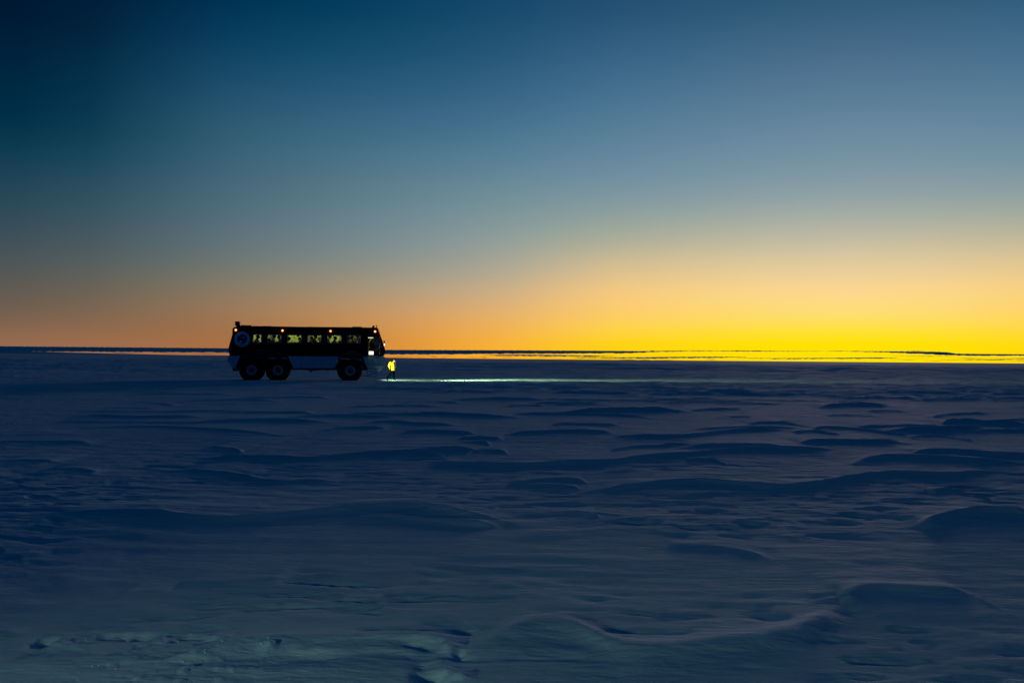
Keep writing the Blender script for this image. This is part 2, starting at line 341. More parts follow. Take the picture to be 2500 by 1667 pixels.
# drift crests read off the photograph: points, height, near width, far width in metres
CRESTS = [
  ([(1250,1127.1),(1330,1126.6),(1410,1128.7),(1489,1128.7),(1527,1124.5),(1569,1117.0),(1649,1111.2),(1718,1106.9),(1782,1099.0),(1835,1095.8),(1941,1096.8),(2021,1095.8),(2080,1099.0),(2128,1109.6)], 0.1, 0.42, 1.6),
  ([(1947,1084.1),(1995,1078.7),(2048,1079.3),(2101,1079.8),(2181,1080.3),(2234,1084.1),(2287,1095.8)], 0.11, 0.42, 1.6),
  ([(2223,1109.6),(2261,1103.2),(2303,1101.6),(2367,1103.2),(2431,1109.6),(2500,1111.7),(2553,1111.7)], 0.1, 0.42, 1.6),
  ([(1479,1064.9),(1543,1066.0),(1622,1067.0),(1691,1064.9),(1729,1060.7),(1782,1054.3),(1862,1049.5),(1947,1051.1)], 0.1, 0.42, 1.6),
  ([(1239,1059.1),(1330,1056.4),(1410,1054.3),(1463,1055.3),(1516,1060.7)], 0.09, 0.4, 1.5),
  ([(1340,1040.4),(1383,1036.2),(1452,1037.3),(1505,1038.3),(1532,1044.7)], 0.08, 0.4, 1.4),
  ([(1936,1056.4),(1984,1052.1),(2032,1054.3),(2053,1060.7)], 0.07, 0.4, 1.3),
  ([(1979,1046.8),(2021,1043.6),(2080,1045.8),(2144,1045.8),(2197,1053.2),(2218,1061.7)], 0.08, 0.4, 1.5),
  ([(2080,1040.4),(2154,1041.5),(2223,1038.3),(2287,1040.4),(2346,1047.9),(2394,1051.1)], 0.09, 0.45, 1.5),
  ([(2372,1057.5),(2420,1051.1),(2473,1051.1),(2553,1053.2)], 0.1, 0.42, 1.5),
  ([(1484,1104.3),(1527,1093.6),(1580,1088.9),(1644,1088.3),(1681,1092.6)], 0.07, 0.35, 1.2),
  ([(1617,1084.1),(1665,1084.1),(1697,1087.3),(1709,1093.6)], 0.05, 0.3, 1.0),
  ([(1676,1124.0),(1707,1120.8),(1739,1120.8),(1766,1124.5),(1785,1134.1)], 0.05, 0.32, 1.0),
  ([(1330,1213.9),(1410,1200.6),(1489,1194.7),(1569,1184.1),(1649,1176.6),(1718,1173.4),(1771,1177.7),(1824,1185.1),(1888,1188.3),(1957,1186.7),(2021,1176.1),(2101,1162.8),(2181,1155.3),(2261,1157.5),(2330,1158.5),(2383,1152.1),(2447,1150.0),(2500,1153.2),(2553,1157.5)], 0.095, 0.36, 1.5),
  ([(1644,1208.0),(1729,1202.1),(1809,1200.0),(1915,1205.3)], 0.03, 0.3, 0.8),
  ([(1234,1184.1),(1282,1175.0),(1324,1170.2),(1367,1168.6),(1410,1170.8),(1439,1179.8),(1462,1194.7)], 0.06, 0.3, 1.0),
  ([(1250,1188.3),(1314,1181.9),(1383,1185.1),(1431,1192.6)], 0.03, 0.25, 0.7),
  ([(2271,1201.1),(2295,1194.7),(2319,1192.6),(2356,1197.9),(2388,1206.4),(2423,1220.2)], 0.05, 0.28, 0.9),
  ([(2234,1290.4),(2287,1273.4),(2340,1258.5),(2394,1252.1),(2447,1251.1),(2500,1253.2),(2559,1256.4)], 0.12, 0.38, 1.2),
  ([(1686,1004.3),(1755,1001.1),(1809,1001.1),(1851,1007.5)], 0.09, 0.5, 1.4),
  ([(1644,978.2),(1676,975.6),(1697,977.7)], 0.07, 0.5, 1.4),
  ([(1516,979.3),(1569,979.8),(1622,984.6)], 0.09, 0.5, 1.5),
  ([(1239,991.5),(1293,990.4),(1335,992.0)], 0.08, 0.5, 1.5),
  ([(1824,1037.3),(1867,1033.0),(1920,1032.5),(1963,1037.3),(1976,1042.6)], 0.09, 0.42, 1.4),
  ([(2234,979.8),(2314,977.7),(2420,978.2),(2527,979.8)], 0.11, 0.6, 1.6),
  ([(2090,971.3),(2154,969.7),(2229,972.4)], 0.09, 0.6, 1.4),
  ([(2271,1021.3),(2314,1012.8),(2367,1009.6),(2431,1009.6),(2481,1014.9)], 0.09, 0.45, 1.5),
  ([(2122,1005.3),(2176,1003.7),(2223,1005.9)], 0.08, 0.5, 1.4),
  ([(2223,1070.2),(2250,1063.9),(2293,1062.8),(2335,1064.9),(2372,1074.5)], 0.06, 0.36, 1.2),
  ([(1239,1011.7),(1356,1012.3),(1463,1013.9),(1548,1017.0),(1620,1025.6)], 0.09, 0.5, 1.6),
  ([(1973,992.6),(2048,990.4),(2122,992.6)], 0.07, 0.5, 1.5),
  ([(2011,1016.0),(2080,1013.9),(2154,1018.1)], 0.06, 0.5, 1.3),
  ([(2410,1037.3),(2463,1034.1),(2527,1036.2)], 0.07, 0.45, 1.4),
  ([(1782,1020.2),(1814,1018.1),(1840,1020.2)], 0.06, 0.35, 0.9),
  ([(2048,953.2),(2154,951.1),(2261,954.3)], 0.08, 0.6, 1.6),
  ([(1410,956.4),(1516,954.3),(1622,959.6)], 0.08, 0.6, 1.6),
  ([(1729,956.4),(1824,954.3),(1910,958.5)], 0.07, 0.6, 1.6),
  ([(2048,1483.0),(2069,1460.7),(2101,1444.7),(2154,1440.4),(2234,1443.6),(2314,1445.8),(2378,1453.2),(2436,1471.3),(2500,1504.3),(2559,1540.4)], 0.07, 0.55, 0.9),
  ([(1090,1599.0),(1186,1572.4),(1250,1549.0),(1303,1534.1),(1356,1529.8),(1410,1540.4),(1463,1569.7),(1516,1588.3),(1569,1594.7),(1649,1592.6),(1729,1583.0),(1809,1575.6),(1888,1566.0),(1968,1545.8),(2027,1503.2),(2069,1471.3)], 0.075, 0.60, 0.9),
  ([(1378,1253.2),(1410,1251.1),(1441,1254.3),(1471,1264.9)], 0.02, 0.16, 0.5),
  ([(1622,1330.3),(1702,1334.1),(1782,1341.0),(1899,1366.5)], 0.022, 0.16, 0.5),
  ([(1957,1458.0),(2021,1450.0),(2112,1440.4)], 0.02, 0.12, 0.4),
  ([(1963,1476.6),(2005,1469.2),(2053,1460.7)], 0.02, 0.12, 0.4),
  ([(1835,1479.8),(1888,1476.6),(1941,1474.5)], 0.018, 0.12, 0.4),
  ([(-32,1279.8),(0,1274.5),(80,1264.9),(186,1256.9),(293,1254.3),(372,1254.8),(404,1258.5),(441,1269.2),(511,1273.4),(638,1270.2),(745,1260.7),(851,1247.9),(957,1241.0),(1011,1238.3),(1059,1245.2),(1117,1255.9),(1197,1266.0),(1239,1272.4),(1277,1285.1),(1298,1301.1)], 0.1, 0.34, 1.5),
  ([(830,1275.6),(878,1268.1),(957,1268.1),(1037,1273.4),(1144,1278.7),(1239,1293.6)], 0.045, 0.22, 0.7),
  ([(436,1124.5),(505,1117.0),(585,1114.9),(665,1114.9),(745,1120.2),(824,1113.9),(904,1107.5),(984,1104.3),(1053,1106.9),(1112,1119.2)], 0.1, 0.42, 1.6),
  ([(1027,1138.3),(1096,1131.9),(1170,1133.5),(1250,1135.1),(1330,1134.1),(1436,1130.9)], 0.09, 0.42, 1.6),
  ([(383,1150.0),(452,1144.7),(505,1147.9),(574,1155.3),(628,1169.2),(691,1176.1),(771,1173.4),(846,1175.6)], 0.07, 0.38, 1.5),
  ([(-32,1125.6),(0,1124.5),(64,1122.9),(144,1124.5)], 0.08, 0.42, 1.5),
  ([(101,1143.6),(176,1141.5),(245,1153.2)], 0.05, 0.36, 1.2),
  ([(-32,1079.8),(0,1078.7),(106,1077.7),(176,1078.7),(239,1081.4)], 0.07, 0.42, 1.5),
  ([(106,1029.8),(266,1030.9),(426,1031.9),(527,1035.1)], 0.08, 0.45, 1.5),
  ([(324,981.9),(383,984.1),(431,991.5)], 0.07, 0.45, 1.3),
  ([(234,997.9),(319,995.8),(388,999.5)], 0.07, 0.5, 1.4),
  ([(500,1008.5),(612,1005.3),(734,1006.4),(771,1009.6)], 0.09, 0.5, 1.5),
  ([(766,1058.5),(824,1048.4),(894,1045.8),(952,1047.9)], 0.07, 0.42, 1.4),
  ([(968,1060.7),(1037,1054.3),(1106,1056.4),(1176,1062.8)], 0.08, 0.4, 1.4),
  ([(1112,1072.4),(1170,1069.2),(1234,1072.4)], 0.07, 0.4, 1.3),
  ([(1096,1094.7),(1133,1081.9),(1181,1080.3),(1203,1090.4)], 0.06, 0.32, 1.0),
  ([(1122,1112.8),(1170,1099.5),(1218,1100.6),(1250,1111.7)], 0.06, 0.32, 1.0),
  ([(830,1012.8),(904,1009.6),(989,1012.8)], 0.07, 0.45, 1.4),
  ([(973,984.1),(1064,979.3),(1133,985.1)], 0.07, 0.5, 1.4),
  ([(1165,977.7),(1223,974.5),(1287,976.6)], 0.07, 0.5, 1.4),
  ([(872,1037.3),(957,1031.9),(1011,1036.2),(1128,1041.5)], 0.08, 0.45, 1.4),
  ([(473,1099.0),(511,1089.4),(553,1091.5),(596,1104.3)], 0.05, 0.4, 1.4),
  ([(16,1035.1),(43,1033.0)], 0.05, 0.4, 1.0),
  ([(-21,972.4),(160,972.4),(330,974.5)], 0.06, 0.5, 1.5),
  ([(415,942.6),(457,941.5),(500,943.6)], 0.06, 0.5, 1.5),
  ([(415,1426.6),(505,1422.4),(612,1420.2),(718,1412.8)], 0.025, 0.2, 0.6),
  ([(277,1455.3),(372,1444.7),(426,1444.7)], 0.02, 0.2, 0.5),
  ([(330,1630.9),(404,1617.6),(479,1599.0),(564,1580.3),(638,1569.7),(718,1567.0),(851,1569.7),(984,1568.1),(1090,1569.7),(1170,1566.0)], 0.065, 0.26, 0.7),
]
def build_ground():
    # polar grid about the camera: fine where the photograph looks, coarse elsewhere
    az = np.concatenate([np.arange(-180, -36, 4.0), np.arange(-36, -31, .5), np.linspace(-31, 31, 1180), np.arange(31.5, 36.1, .5), np.arange(40, 180, 4.0)])
    dep = np.concatenate([np.linspace(640, 170, 300)[:-1], np.linspace(170, 30, 400)])
    r1 = CAM_H*995/dep
    r2 = np.geomspace(r1[-1], 420, 210)[1:]
    r3 = np.geomspace(420, 42000, 46)[1:]
    rr = np.concatenate([np.linspace(.4, r1[0], 10)[:-1], r1, r2, r3])
    A, RR = np.meshgrid(np.radians(az), rr, indexing='xy')
    X = RR*np.sin(A); Y = RR*np.cos(A)
    fade_far = np.clip(1-(RR-300)/700, 0, 1)
    wx = X+.9*fbm(X*.12, Y*.12, 2, 5); wy = Y+.7*fbm(X*.15, Y*.15, 2, 9)
    left = 1-.45*np.clip((-A-.02)/.35, 0, 1)
    # broad swells
    h = .03*fbm(wx*.05, wy*.09, 3, 1)*np.clip(RR/12, .25, 1)
    # drift crests
    def crest(xs, ys, amp, wn, wf, H, edge=.18):
        wn = max(wn, .6*(ys.mean()**2)/1672)
        x0, x1 = xs[0], xs[-1]
        m = (X > x0-.01) & (X < x1+.01) & (Y > ys.min()-5*wn) & (Y < ys.max()+3.2*wf)
        if not m.any(): return
        xx = X[m]; yy = Y[m]
        yc = np.interp(xx, xs, ys)
        t = (xx-x0)/(x1-x0)
        env = np.clip(np.minimum(t, 1-t)/edge, 0, 1); env = env*env*(3-2*env)
        d = yy-yc+.05*wn*fbm(xx*.7, yy*.4, 2, 31)
        soft = wn*.16
        near = np.exp(-soft*np.logaddexp(0, -d/soft)/wn)
        far = np.exp(-soft*np.logaddexp(0, d/soft)/(.8*wf))
        top = near*far+.75*np.exp(-((d-.25*soft)/(.07+.2*wn))**2)
        H[m] = np.maximum(H[m], .72*amp*env*top)
    H = np.zeros_like(X)
    for pts, amp, wn, wf in CRESTS:
        wn *= .75; amp *= (.64 if amp > .055 else .8)
        g = [ground(px, py) for px, py in pts]
        g.sort(key=lambda v: v.x)
        xs = np.array([v.x for v in g]); ys = np.array([v.y for v in g])
        k = np.linspace(xs[0], xs[-1], 90)
        ys2 = pchip(xs, ys, k)
        ker = np.ones(7)/7
        ys2 = np.convolve(np.pad(ys2, 3, mode='edge'), ker, 'valid')
        crest(k, ys2, amp, wn, wf, H)
    rng = np.random.default_rng(5)
    for i in range(1900):
        r = math.sqrt(rng.uniform(13.5**2, 118**2)); a = rng.uniform(-36, 36)
        if a < -6 and rng.random() < .35: continue
        if r < 48 and rng.random() < .80: continue
        cx, cy = r*math.sin(R(a)), r*math.cos(R(a))
        Lh = rng.uniform(.9, 3.0)*(1+r/90); n = 24
        t = np.linspace(-1, 1, n)
        xs = cx+t*Lh
        bend = rng.uniform(.0, 1.3); sl = rng.uniform(-.25, .45)
        ys = cy-bend*t*t*Lh*.45-np.clip(t, 0, 1)**3*.3*Lh+sl*t*Lh+.17*Lh*np.sin(t*rng.uniform(2, 4.5)+rng.uniform(0, 6))
        amp = rng.uniform(.045, .135)*(1 if a > -6 else .65)
        crest(xs, ys, amp, rng.uniform(.35, .7), rng.uniform(.9, 2.2), H, .30)
    h = h+H*np.clip(1.15*left, 0, 1)
    # scalloped wind crust, in patches
    patch = np.clip(fbm(X*.22, Y*.28, 2, 77)*1.6+.5, 0, 1)
    near = np.clip((24-RR)/11, 0, 1)*np.clip((RR-4.6)/2.2, .06, 1)
    sc = fbm(wx*1.5, wy*3.1, 3, 40)
    scal = -np.clip(sc-.12, 0, 1)*np.clip(1.2-H/.03, 0, 1)
    h += near*(.05*patch*scal+.006*fbm(wx*1.1, wy*2.4, 3, 60)+.0035*fbm(X*5, Y*9, 2, 61)*patch)
    # rough small sastrugi farther out
    mid = np.clip((RR-25)/80, 0, 1)*fade_far
    rid = 1-np.abs(fbm(wx*.22, wy*.55, 3, 90))*2
    h += mid*(.05*rid+.03*fbm(X*.09, Y*.2, 3, 95))+.006*fbm(wx*1.3, wy*2.8, 4, 97)*np.clip((60-RR)/30, 0, 1)*np.clip((RR-5.5)/4, 0, 1)
    far1 = np.clip((RR-85)/120, 0, 1)
    h += far1*np.clip(1-(RR-420)/600, 0, 1)*(.26*fbm(X*.055, Y*.12, 4, 201)+.34*fbm(X*.018, Y*.04, 3, 202))
    # foreground hollow, holes and lumps left by boots
    def blob(px, py, sx, sy, amp, pw=2):
        c = ground(px, py); m = (np.abs(X-c.x) < 4*sx) & (np.abs(Y-c.y) < 4*sy)
        H2 = (.55 if px > 850 else .8)*amp*np.exp(-(np.abs((X[m]-c.x)/sx)**pw+np.abs((Y[m]-c.y)/sy)**pw)); h[m] += H2
    for b in [(106,1568,.055,.10,-.07,4),(146,1574,.05,.06,.035),(192,1579,.07,.05,.02),(20,1548,.10,.06,.018),
              (258,1553,.05,.05,-.03),(300,1553,.05,.05,-.035),(345,1554,.06,.06,-.035),(390,1562,.04,.04,.02),(420,1566,.03,.03,-.03),
              (455,1557,.05,.05,-.045),(490,1558,.05,.05,-.045),(530,1562,.07,.04,.018),
              (340,1580,.04,.03,-.02),(365,1584,.05,.03,.015),(660,1586,.06,.06,.045),(676,1584,.03,.05,-.02),(720,1585,.07,.04,.02),(790,1590,.12,.04,.02),
              (905,1577,.10,.05,-.02),(985,1577,.09,.05,-.035),(1010,1581,.05,.05,-.05),(1052,1583,.07,.08,-.06,3),(1096,1588,.07,.06,.055),(1122,1598,.03,.05,-.05),
              (1030,1625,.06,.07,-.04),(1075,1612,.06,.05,.03),(1045,1650,.08,.08,-.09,3),(1090,1640,.05,.05,.045),(1125,1655,.06,.05,.06),(1060,1665,.06,.06,-.07),(1150,1690,.08,.07,.05)]:
        blob(*b)
    m = (RR < 8)
    rub = np.clip(fbm(X[m]*9, Y[m]*9, 2, 120)-.28, 0, 1)
    lm = np.clip(1-((X[m]+1.9)/1.1)**2-((Y[m]-5.3)/.8)**2, 0, 1)
    h[m] += .018*rub*lm
    # track bed: keep it level under the bus, the walker and along the beam
    q = np.stack([X-BUS_P.x, Y-BUS_P.y], 0)
    u = q[0]*VF.x+q[1]*VF.y; v = q[0]*VN.x+q[1]*VN.y
    du = np.maximum(np.maximum(-8.5-u, u-10), 0); dv = np.maximum(np.maximum(-2-v, v-5), 0)
    w = np.clip(np.sqrt(du*du+dv*dv)/5, 0, 1); w = w*w*(3-2*w)
    h = h*(.0+w)
    dv2 = np.maximum(np.maximum(-1-v, v-4), 0); w2 = np.clip(1-dv2/5, 0, 1)*np.clip(u/10, 0, 1)
    h = h*(1-.45*w2)
    # snow packed slightly higher just on the camera side, hiding the foot of the tyres
    h += .05*np.exp(-((v+4)/1.8)**2)*np.clip((12-np.abs(u))/6, 0, 1)
    # the far plain rises a little on the left
    far = np.clip((RR-600)/2500, 0, 1); far = far*far*(3-2*far)
    azd = np.degrees(A)
    lift = np.interp(azd, [-40, -30, -27, -16, -8, 2, 14, 40], [4.0, 4.0, 4.5, 3.6, 1.2, -.8, -1.0, -1.0])
    h += far*(lift/F)*RR*.9*np.clip(3100/np.maximum(RR, 3100), 0, 1)
    na, nr = len(az), len(rr)
    co = np.stack([X, Y, h], -1).reshape(-1, 3)
    idx = np.arange(nr*na).reshape(nr, na)
    a = idx[:-1, :]; b = np.roll(idx, -1, 1)[:-1, :]; c = np.roll(idx, -1, 1)[1:, :]; d = idx[1:, :]
    f = np.stack([a, b, c, d], -1).reshape(-1, 4)
    cen = len(co); co = np.vstack([co, [[0, 0, 0]]])
    me = bpy.data.meshes.new('snow_ground')
    tri = np.stack([np.full(na, cen), np.roll(idx[0], -1), idx[0]], -1)
    loops = np.concatenate([f[:, ::-1].reshape(-1), tri.reshape(-1)])
    me.vertices.add(len(co)); me.vertices.foreach_set('co', co.reshape(-1))
    me.loops.add(len(loops)); me.loops.foreach_set('vertex_index', loops.astype(np.int32))
    nf = len(f)+len(tri)
    me.polygons.add(nf)
    st = np.concatenate([np.arange(len(f))*4, len(f)*4+np.arange(len(tri))*3])
    me.polygons.foreach_set('loop_start', st.astype(np.int32))
    me.polygons.foreach_set('use_smooth', np.ones(nf, bool))
    me.update(calc_edges=True); me.validate()
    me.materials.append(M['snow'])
    o = bpy.data.objects.new('snow_ground', me); COL.objects.link(o)
    tag(o, 'wind carved snow plain with low drifts under the dusk sky', None, None, 'structure')
    return o
GROUND = build_ground()

# ------------------------------------------------------------------ far ice bands lifted by the mirage
def far_band(name, top, bot, D, seed, label, depth=400, rough=.6):
    rs = np.random.default_rng(seed)
    x0 = top[0][0]; x1 = top[-1][0]
    xs = np.linspace(x0, x1, max(24, int((x1-x0)/2.2)))
    t = np.interp(xs, [p[0] for p in top], [p[1] for p in top]); b = np.interp(xs, [p[0] for p in bot], [p[1] for p in bot])
    th = b-t
    n1 = pn(xs/7.0, xs*0+seed, seed)+.6*pn(xs/2.9, xs*0+seed, seed+3); n2 = pn(xs/9.0, xs*0+seed+.5, seed+8)+.6*pn(xs/3.3, xs*0+seed, seed+5)
    t = t+rough*n1*np.clip(th/1.2, .15, 1); b = b+rough*1.6*n2*np.clip(th/1.5, .15, 1)
    b = np.maximum(b, t+.12)
    bm = bmesh.new(); P = []
    for dd in (D, D+depth):
        row = []
        for x, ty, by in zip(xs, t, b):
            pts = []
            for y in (ty, by):
                d = ray(x, y); k = (D*(1.04 if y == ty and by > ty else 1.0)+(dd-D))/d.y
                p = Vector((0, 0, CAM_H))+d*k
                pts.append(bm.verts.new(p))
            row.append(pts)
        P.append(row)
    for row in P:
        for i in range(len(row)-1): bm.faces.new((row[i][0], row[i+1][0], row[i+1][1], row[i][1]))
    for i in range(len(xs)-1):
        for k in (0, 1):
            bm.faces.new((P[0][i][k], P[1][i][k], P[1][i+1][k], P[0][i+1][k]))
    for i in (0, -1): bm.faces.new((P[0][i][0], P[0][i][1], P[1][i][1], P[1][i][0]))
    o = obj(name, bm, M['ice'])
    tag(o, label, None, None, 'structure')
far_band('ice_shelf', [(-900,838),(0,845),(555,850),(941,854),(1250,855),(1420,856),(1569,857),(1700,855.6),(1880,856.4),(2010,857.2)],
         [(-900,862),(0,858.2),(80,857.9),(160,858.4),(250,858.8),(555,860.5),(800,864),(941,865.2),(1100,864.6),(1250,863.4),(1430,862.6),(1540,862),(1600,859),(1700,857),(1880,858),(2010,857.5)], 9000, 3, 'long dark ice shelf lying along the horizon from the left')
far_band('ice_shelf', [(2010,857.0),(2150,857.2),(2280,858.4),(2310,859.5),(2335,863),(2400,864),(2500,864.6),(2800,866),(3300,870)],
         [(2010,857.4),(2080,857.8),(2150,859.6),(2230,863),(2300,866.2),(2370,868.6),(2500,867.8),(2800,870),(3300,877)], 9000, 7, 'dark thickening ice band at the right end of the horizon')
far_band('ice_shelf', [(1180,866.5),(1260,865.6),(1350,866.2),(1430,867.5),(1505,869.6)], [(1180,866.8),(1260,868.6),(1350,869.6),(1430,869.6),(1505,869.9)], 8400, 11, 'thin dark ice streak under the shelf, right of the bus')
far_band('ice_shelf', [(1400,873),(1560,872),(1640,871),(1740,870.8),(1822,871.2)], [(1400,873.4),(1560,874.8),(1640,874.4),(1740,873.6),(1822,871.8)], 8400, 12, 'thin dark ice streak in the yellow gap near the middle')
far_band('ice_shelf', [(1800,873.8),(1900,874.2),(2050,873.4),(2140,872.6),(2192,873.6)], [(1800,874.2),(1900,876.2),(2050,875.4),(2140,875.6),(2192,874)], 8400, 13, 'thin dark ice streak in the yellow gap right of middle')
far_band('ice_shelf', [(2290,878.6),(2400,877.2),(2520,876)], [(2290,879),(2400,878.4),(2520,877.6)], 8400, 14, 'short faint ice streak low at the right end')
far_band('ice_shelf', [(2180,869.6),(2260,868.8),(2330,870.2)], [(2180,869.9),(2260,869.8),(2330,870.5)], 8400, 16, 'hair thin ice streak under the thickening band')
far_band('ice_rise', [(-900,852),(0,856),(90,858),(160,860),(250,862.2),(345,864.4),(450,866.6),(560,867.4),(760,870),(1250,877.6)],
         [(-900,868),(0,868),(70,868),(160,868),(250,869),(345,870),(450,871),(560,872),(760,874),(1250,879)], 7800, 15, 'low dark rise of snow closing the horizon at the left', rough=.2)

def streaks():
    bm = bmesh.new(); rs = random.Random(8)
    zones = [(950, 1500, 866.4, 868.6, 872.4, 876.6, 34), (2230, 2560, 874, 871.5, 883, 881.5, 16), (1500, 2200, 876.2, 876.2, 879, 878.6, 9), (90, 540, 860.2, 862.6, 861.2, 866.2, 9), (1560, 2300, 855.2, 856.4, 856.6, 858, 10)]
    for x0, x1, ya0, ya1, yb0, yb1, n in zones:
        for k in range(n):
            x = rs.uniform(x0, x1); t = (x-x0)/(x1-x0); y = rs.uniform(ya0+(ya1-ya0)*t, yb0+(yb1-yb0)*t); L_ = rs.uniform(8, 55); hh = rs.uniform(.12, .45)
            D = 8200
            def P(px, py, dd):
                d = ray(px, py); return Vector((0, 0, CAM_H))+d*((D+dd)/d.y)
            up = [P(x+L_*u, y+.0087*L_*u-hh*(1-(2*u-1)**2)*rs.uniform(.6, 1.2), 60) for u in (0, .25, .5, .75, 1)]
            lo = [P(x+L_*u, y+.0087*L_*u+hh*(1-(2*u-1)**2)*rs.uniform(.6, 1.2)+.02, 0) for u in (0, .25, .5, .75, 1)]
            a = [bm.verts.new(p) for p in up]; b = [bm.verts.new(p) for p in lo]; c = [bm.verts.new(p+Vector((0, 200, 0))) for p in up]
            for i in range(4):
                bm.faces.new((a[i], a[i+1], b[i+1], b[i])); bm.faces.new((c[i], c[i+1], a[i+1], a[i])); bm.faces.new((b[i], b[i+1], c[i+1], c[i]))
    tag(obj('ice_streaks', bm, M['ice']), 'broken hair thin ice streaks between the bright strips on the horizon', None, None, 'structure')
streaks()

# ------------------------------------------------------------------ people
def capsule(bm, a, b, ra, rb, n=14, m=4):
    """closed tapered limb with round ends"""
    d = (b-a).normalized(); u = d.cross(Vector((0, 1, 0)))
    if u.length < .1: u = d.cross(Vector((1, 0, 0)))
    u.normalize(); v = d.cross(u); rings = []
    for c, r, t0, t1 in ((a, ra, -90, 0), (b, rb, 0, 90)):
        for k in range(m+1):
            t = R(t0+(t1-t0)*k/m); rr = r*math.cos(t); cc = c+d*r*math.sin(t)
            if rr < 1e-4: rings.append([bm.verts.new(cc)])
            else: rings.append([bm.verts.new(cc+(u*math.cos(2*PI*q/n)+v*math.sin(2*PI*q/n))*rr) for q in range(n)])
    for p, q in zip(rings, rings[1:]):
        for k in range(n):
            k2 = (k+1) % n
            if len(p) == 1: bm.faces.new((p[0], q[k], q[k2]))
            elif len(q) == 1: bm.faces.new((p[k], p[k2], q[0]))
            else: bm.faces.new((p[k], p[k2], q[k2], q[k]))

def person(name, J, rad, bones_mat, voxel, head, hat=None, face_dir=Vector((1, 0, 0)), mats=None, hands=True):
    """one continuous body: a skinned skeleton fused with a shaped head.  J joints, rad radii, bones (a, b, material)"""
    bm = bmesh.new()
    for a, b, _ in bones_mat:
        capsule(bm, Vector(J[a]), Vector(J[b]), rad[a], rad[b])
    # head: skull, jaw, nose, ears
    hc, hr = head
    up = (hc-J['neck']).normalized(); fd = (face_dir-up*face_dir.dot(up)).normalized(); sd_ = up.cross(fd)
    def ell(c, rx, ry, rz):
        Mx = Matrix((fd, sd_, up)).transposed().to_4x4()
        bmesh.ops.create_uvsphere(bm, u_segments=16, v_segments=12, radius=1, matrix=Matrix.Translation(c) @ Mx @ Matrix.Diagonal((rx, ry, rz, 1)))
    ell(hc+up*.02*hr/.11, hr*.95, hr*.80, hr)
    ell(hc+fd*hr*.30-up*hr*.55, hr*.62, hr*.58, hr*.55)
    ell(hc+fd*hr*.98-up*hr*.12, hr*.20, hr*.13, hr*.20)
    ell(hc+fd*hr*.90-up*hr*.55, hr*.12, hr*.26, hr*.07)
    for s in (-1, 1):
        ell(hc+sd_*s*hr*.82-up*hr*.1, hr*.16, hr*.10, hr*.24)
        ell(hc+sd_*s*hr*.34+fd*hr*.80+up*hr*.08, hr*.10, hr*.13, hr*.08)
    if hands:
        for s in ('L', 'R'):
            hp = J['hand'+s]; el = J['wrist'+s]
            d = (hp-el).normalized(); sdv = d.cross(Vector((0, 1, 0)));
            if sdv.length < .1: sdv = d.cross(Vector((1, 0, 0)))
            sdv.normalize(); pv = d.cross(sdv)
            for k in range(4):
                base = hp+sdv*(k-1.5)*.021; ln = (.062, .074, .070, .054)[k]
                add_tube(bm, [base, base+d*ln*.5+pv*.004, base+d*ln*.85+pv*.018, base+d*ln+pv*.03], [.011, .0105, .0095, .007], 6)
            tb = el+(hp-el)*.5+sdv*.035
            add_tube(bm, [el+(hp-el)*.35, tb, tb+d*.035+sdv*.012], [.014, .012, .009], 6)
    bmesh.ops.recalc_face_normals(bm, faces=bm.faces)
    m2 = bpy.data.meshes.new(name+'_raw'); bm.to_mesh(m2); bm.free()
    o2 = bpy.data.objects.new(name+'_raw', m2); COL.objects.link(o2)
    rm = o2.modifiers.new('r', 'REMESH'); rm.mode = 'VOXEL'; rm.voxel_size = voxel
    sm = o2.modifiers.new('sm', 'SMOOTH'); sm.factor = .5; sm.iterations = 4
    dg = bpy.context.evaluated_depsgraph_get(); dg.update()
    fin = bpy.data.meshes.new_from_object(o2.evaluated_get(dg)); fin.name = name
    bpy.data.objects.remove(o2)
    fin.materials.clear()
    segs = [(Vector(J[a]), Vector(J[b]), mi) for a, b, mi in bones_mat]
    n = len(fin.polygons); cen = np.zeros(n*3); fin.polygons.foreach_get('center', cen); cen = cen.reshape(-1, 3)
    best = np.full(n, 1e9); mi_ = np.zeros(n, np.int32)
    for a, b, mi in segs:
        a = np.array(a); b = np.array(b); d = b-a; t = np.clip(((cen-a)@d)/max(d@d, 1e-9), 0, 1)
        ds = np.linalg.norm(cen-(a+t[:, None]*d), axis=1); k = ds < best-1e-6
        best[k] = ds[k]; mi_[k] = mi
    dh = np.linalg.norm(cen-np.array(hc), axis=1); mi_[dh < hr*1.35] = 0
    for m in mats: fin.materials.append(m)
    fin.polygons.foreach_set('material_index', mi_)
    fin.polygons.foreach_set('use_smooth', np.ones(n, bool))
    hatm = None
    if hat:
        hb = bmesh.new(); Mx = Matrix((fd, sd_, up)).transposed().to_4x4()
        T = Matrix.Translation(hc+up*hr*.18-fd*hr*.05) @ Mx
        bmesh.ops.create_uvsphere(hb, u_segments=24, v_segments=16, radius=1, matrix=Matrix.Diagonal((hr*1.10, hr*.98, hr*1.12, 1)))
        dl = [v for v in hb.verts if v.co.z < -hr*.10 and v.co.x > -hr*.1] + [v for v in hb.verts if v.co.z < -hr*.62]
        bmesh.ops.delete(hb, geom=list(set(dl)), context='VERTS')
        # folded brim
        add_ = [(hr*1.14*math.cos(a), hr*1.03*math.sin(a), -hr*.05+hr*.12*(-math.cos(a))) for a in [2*PI*i/20 for i in range(21)]]
        add_tube(hb, add_, hr*.14, 6)
        hb.transform(T)
        hatm = bpy.data.meshes.new('hat'); hb.to_mesh(hatm); hb.free()
    return fin, hatm

def V(*a): return Vector(a)

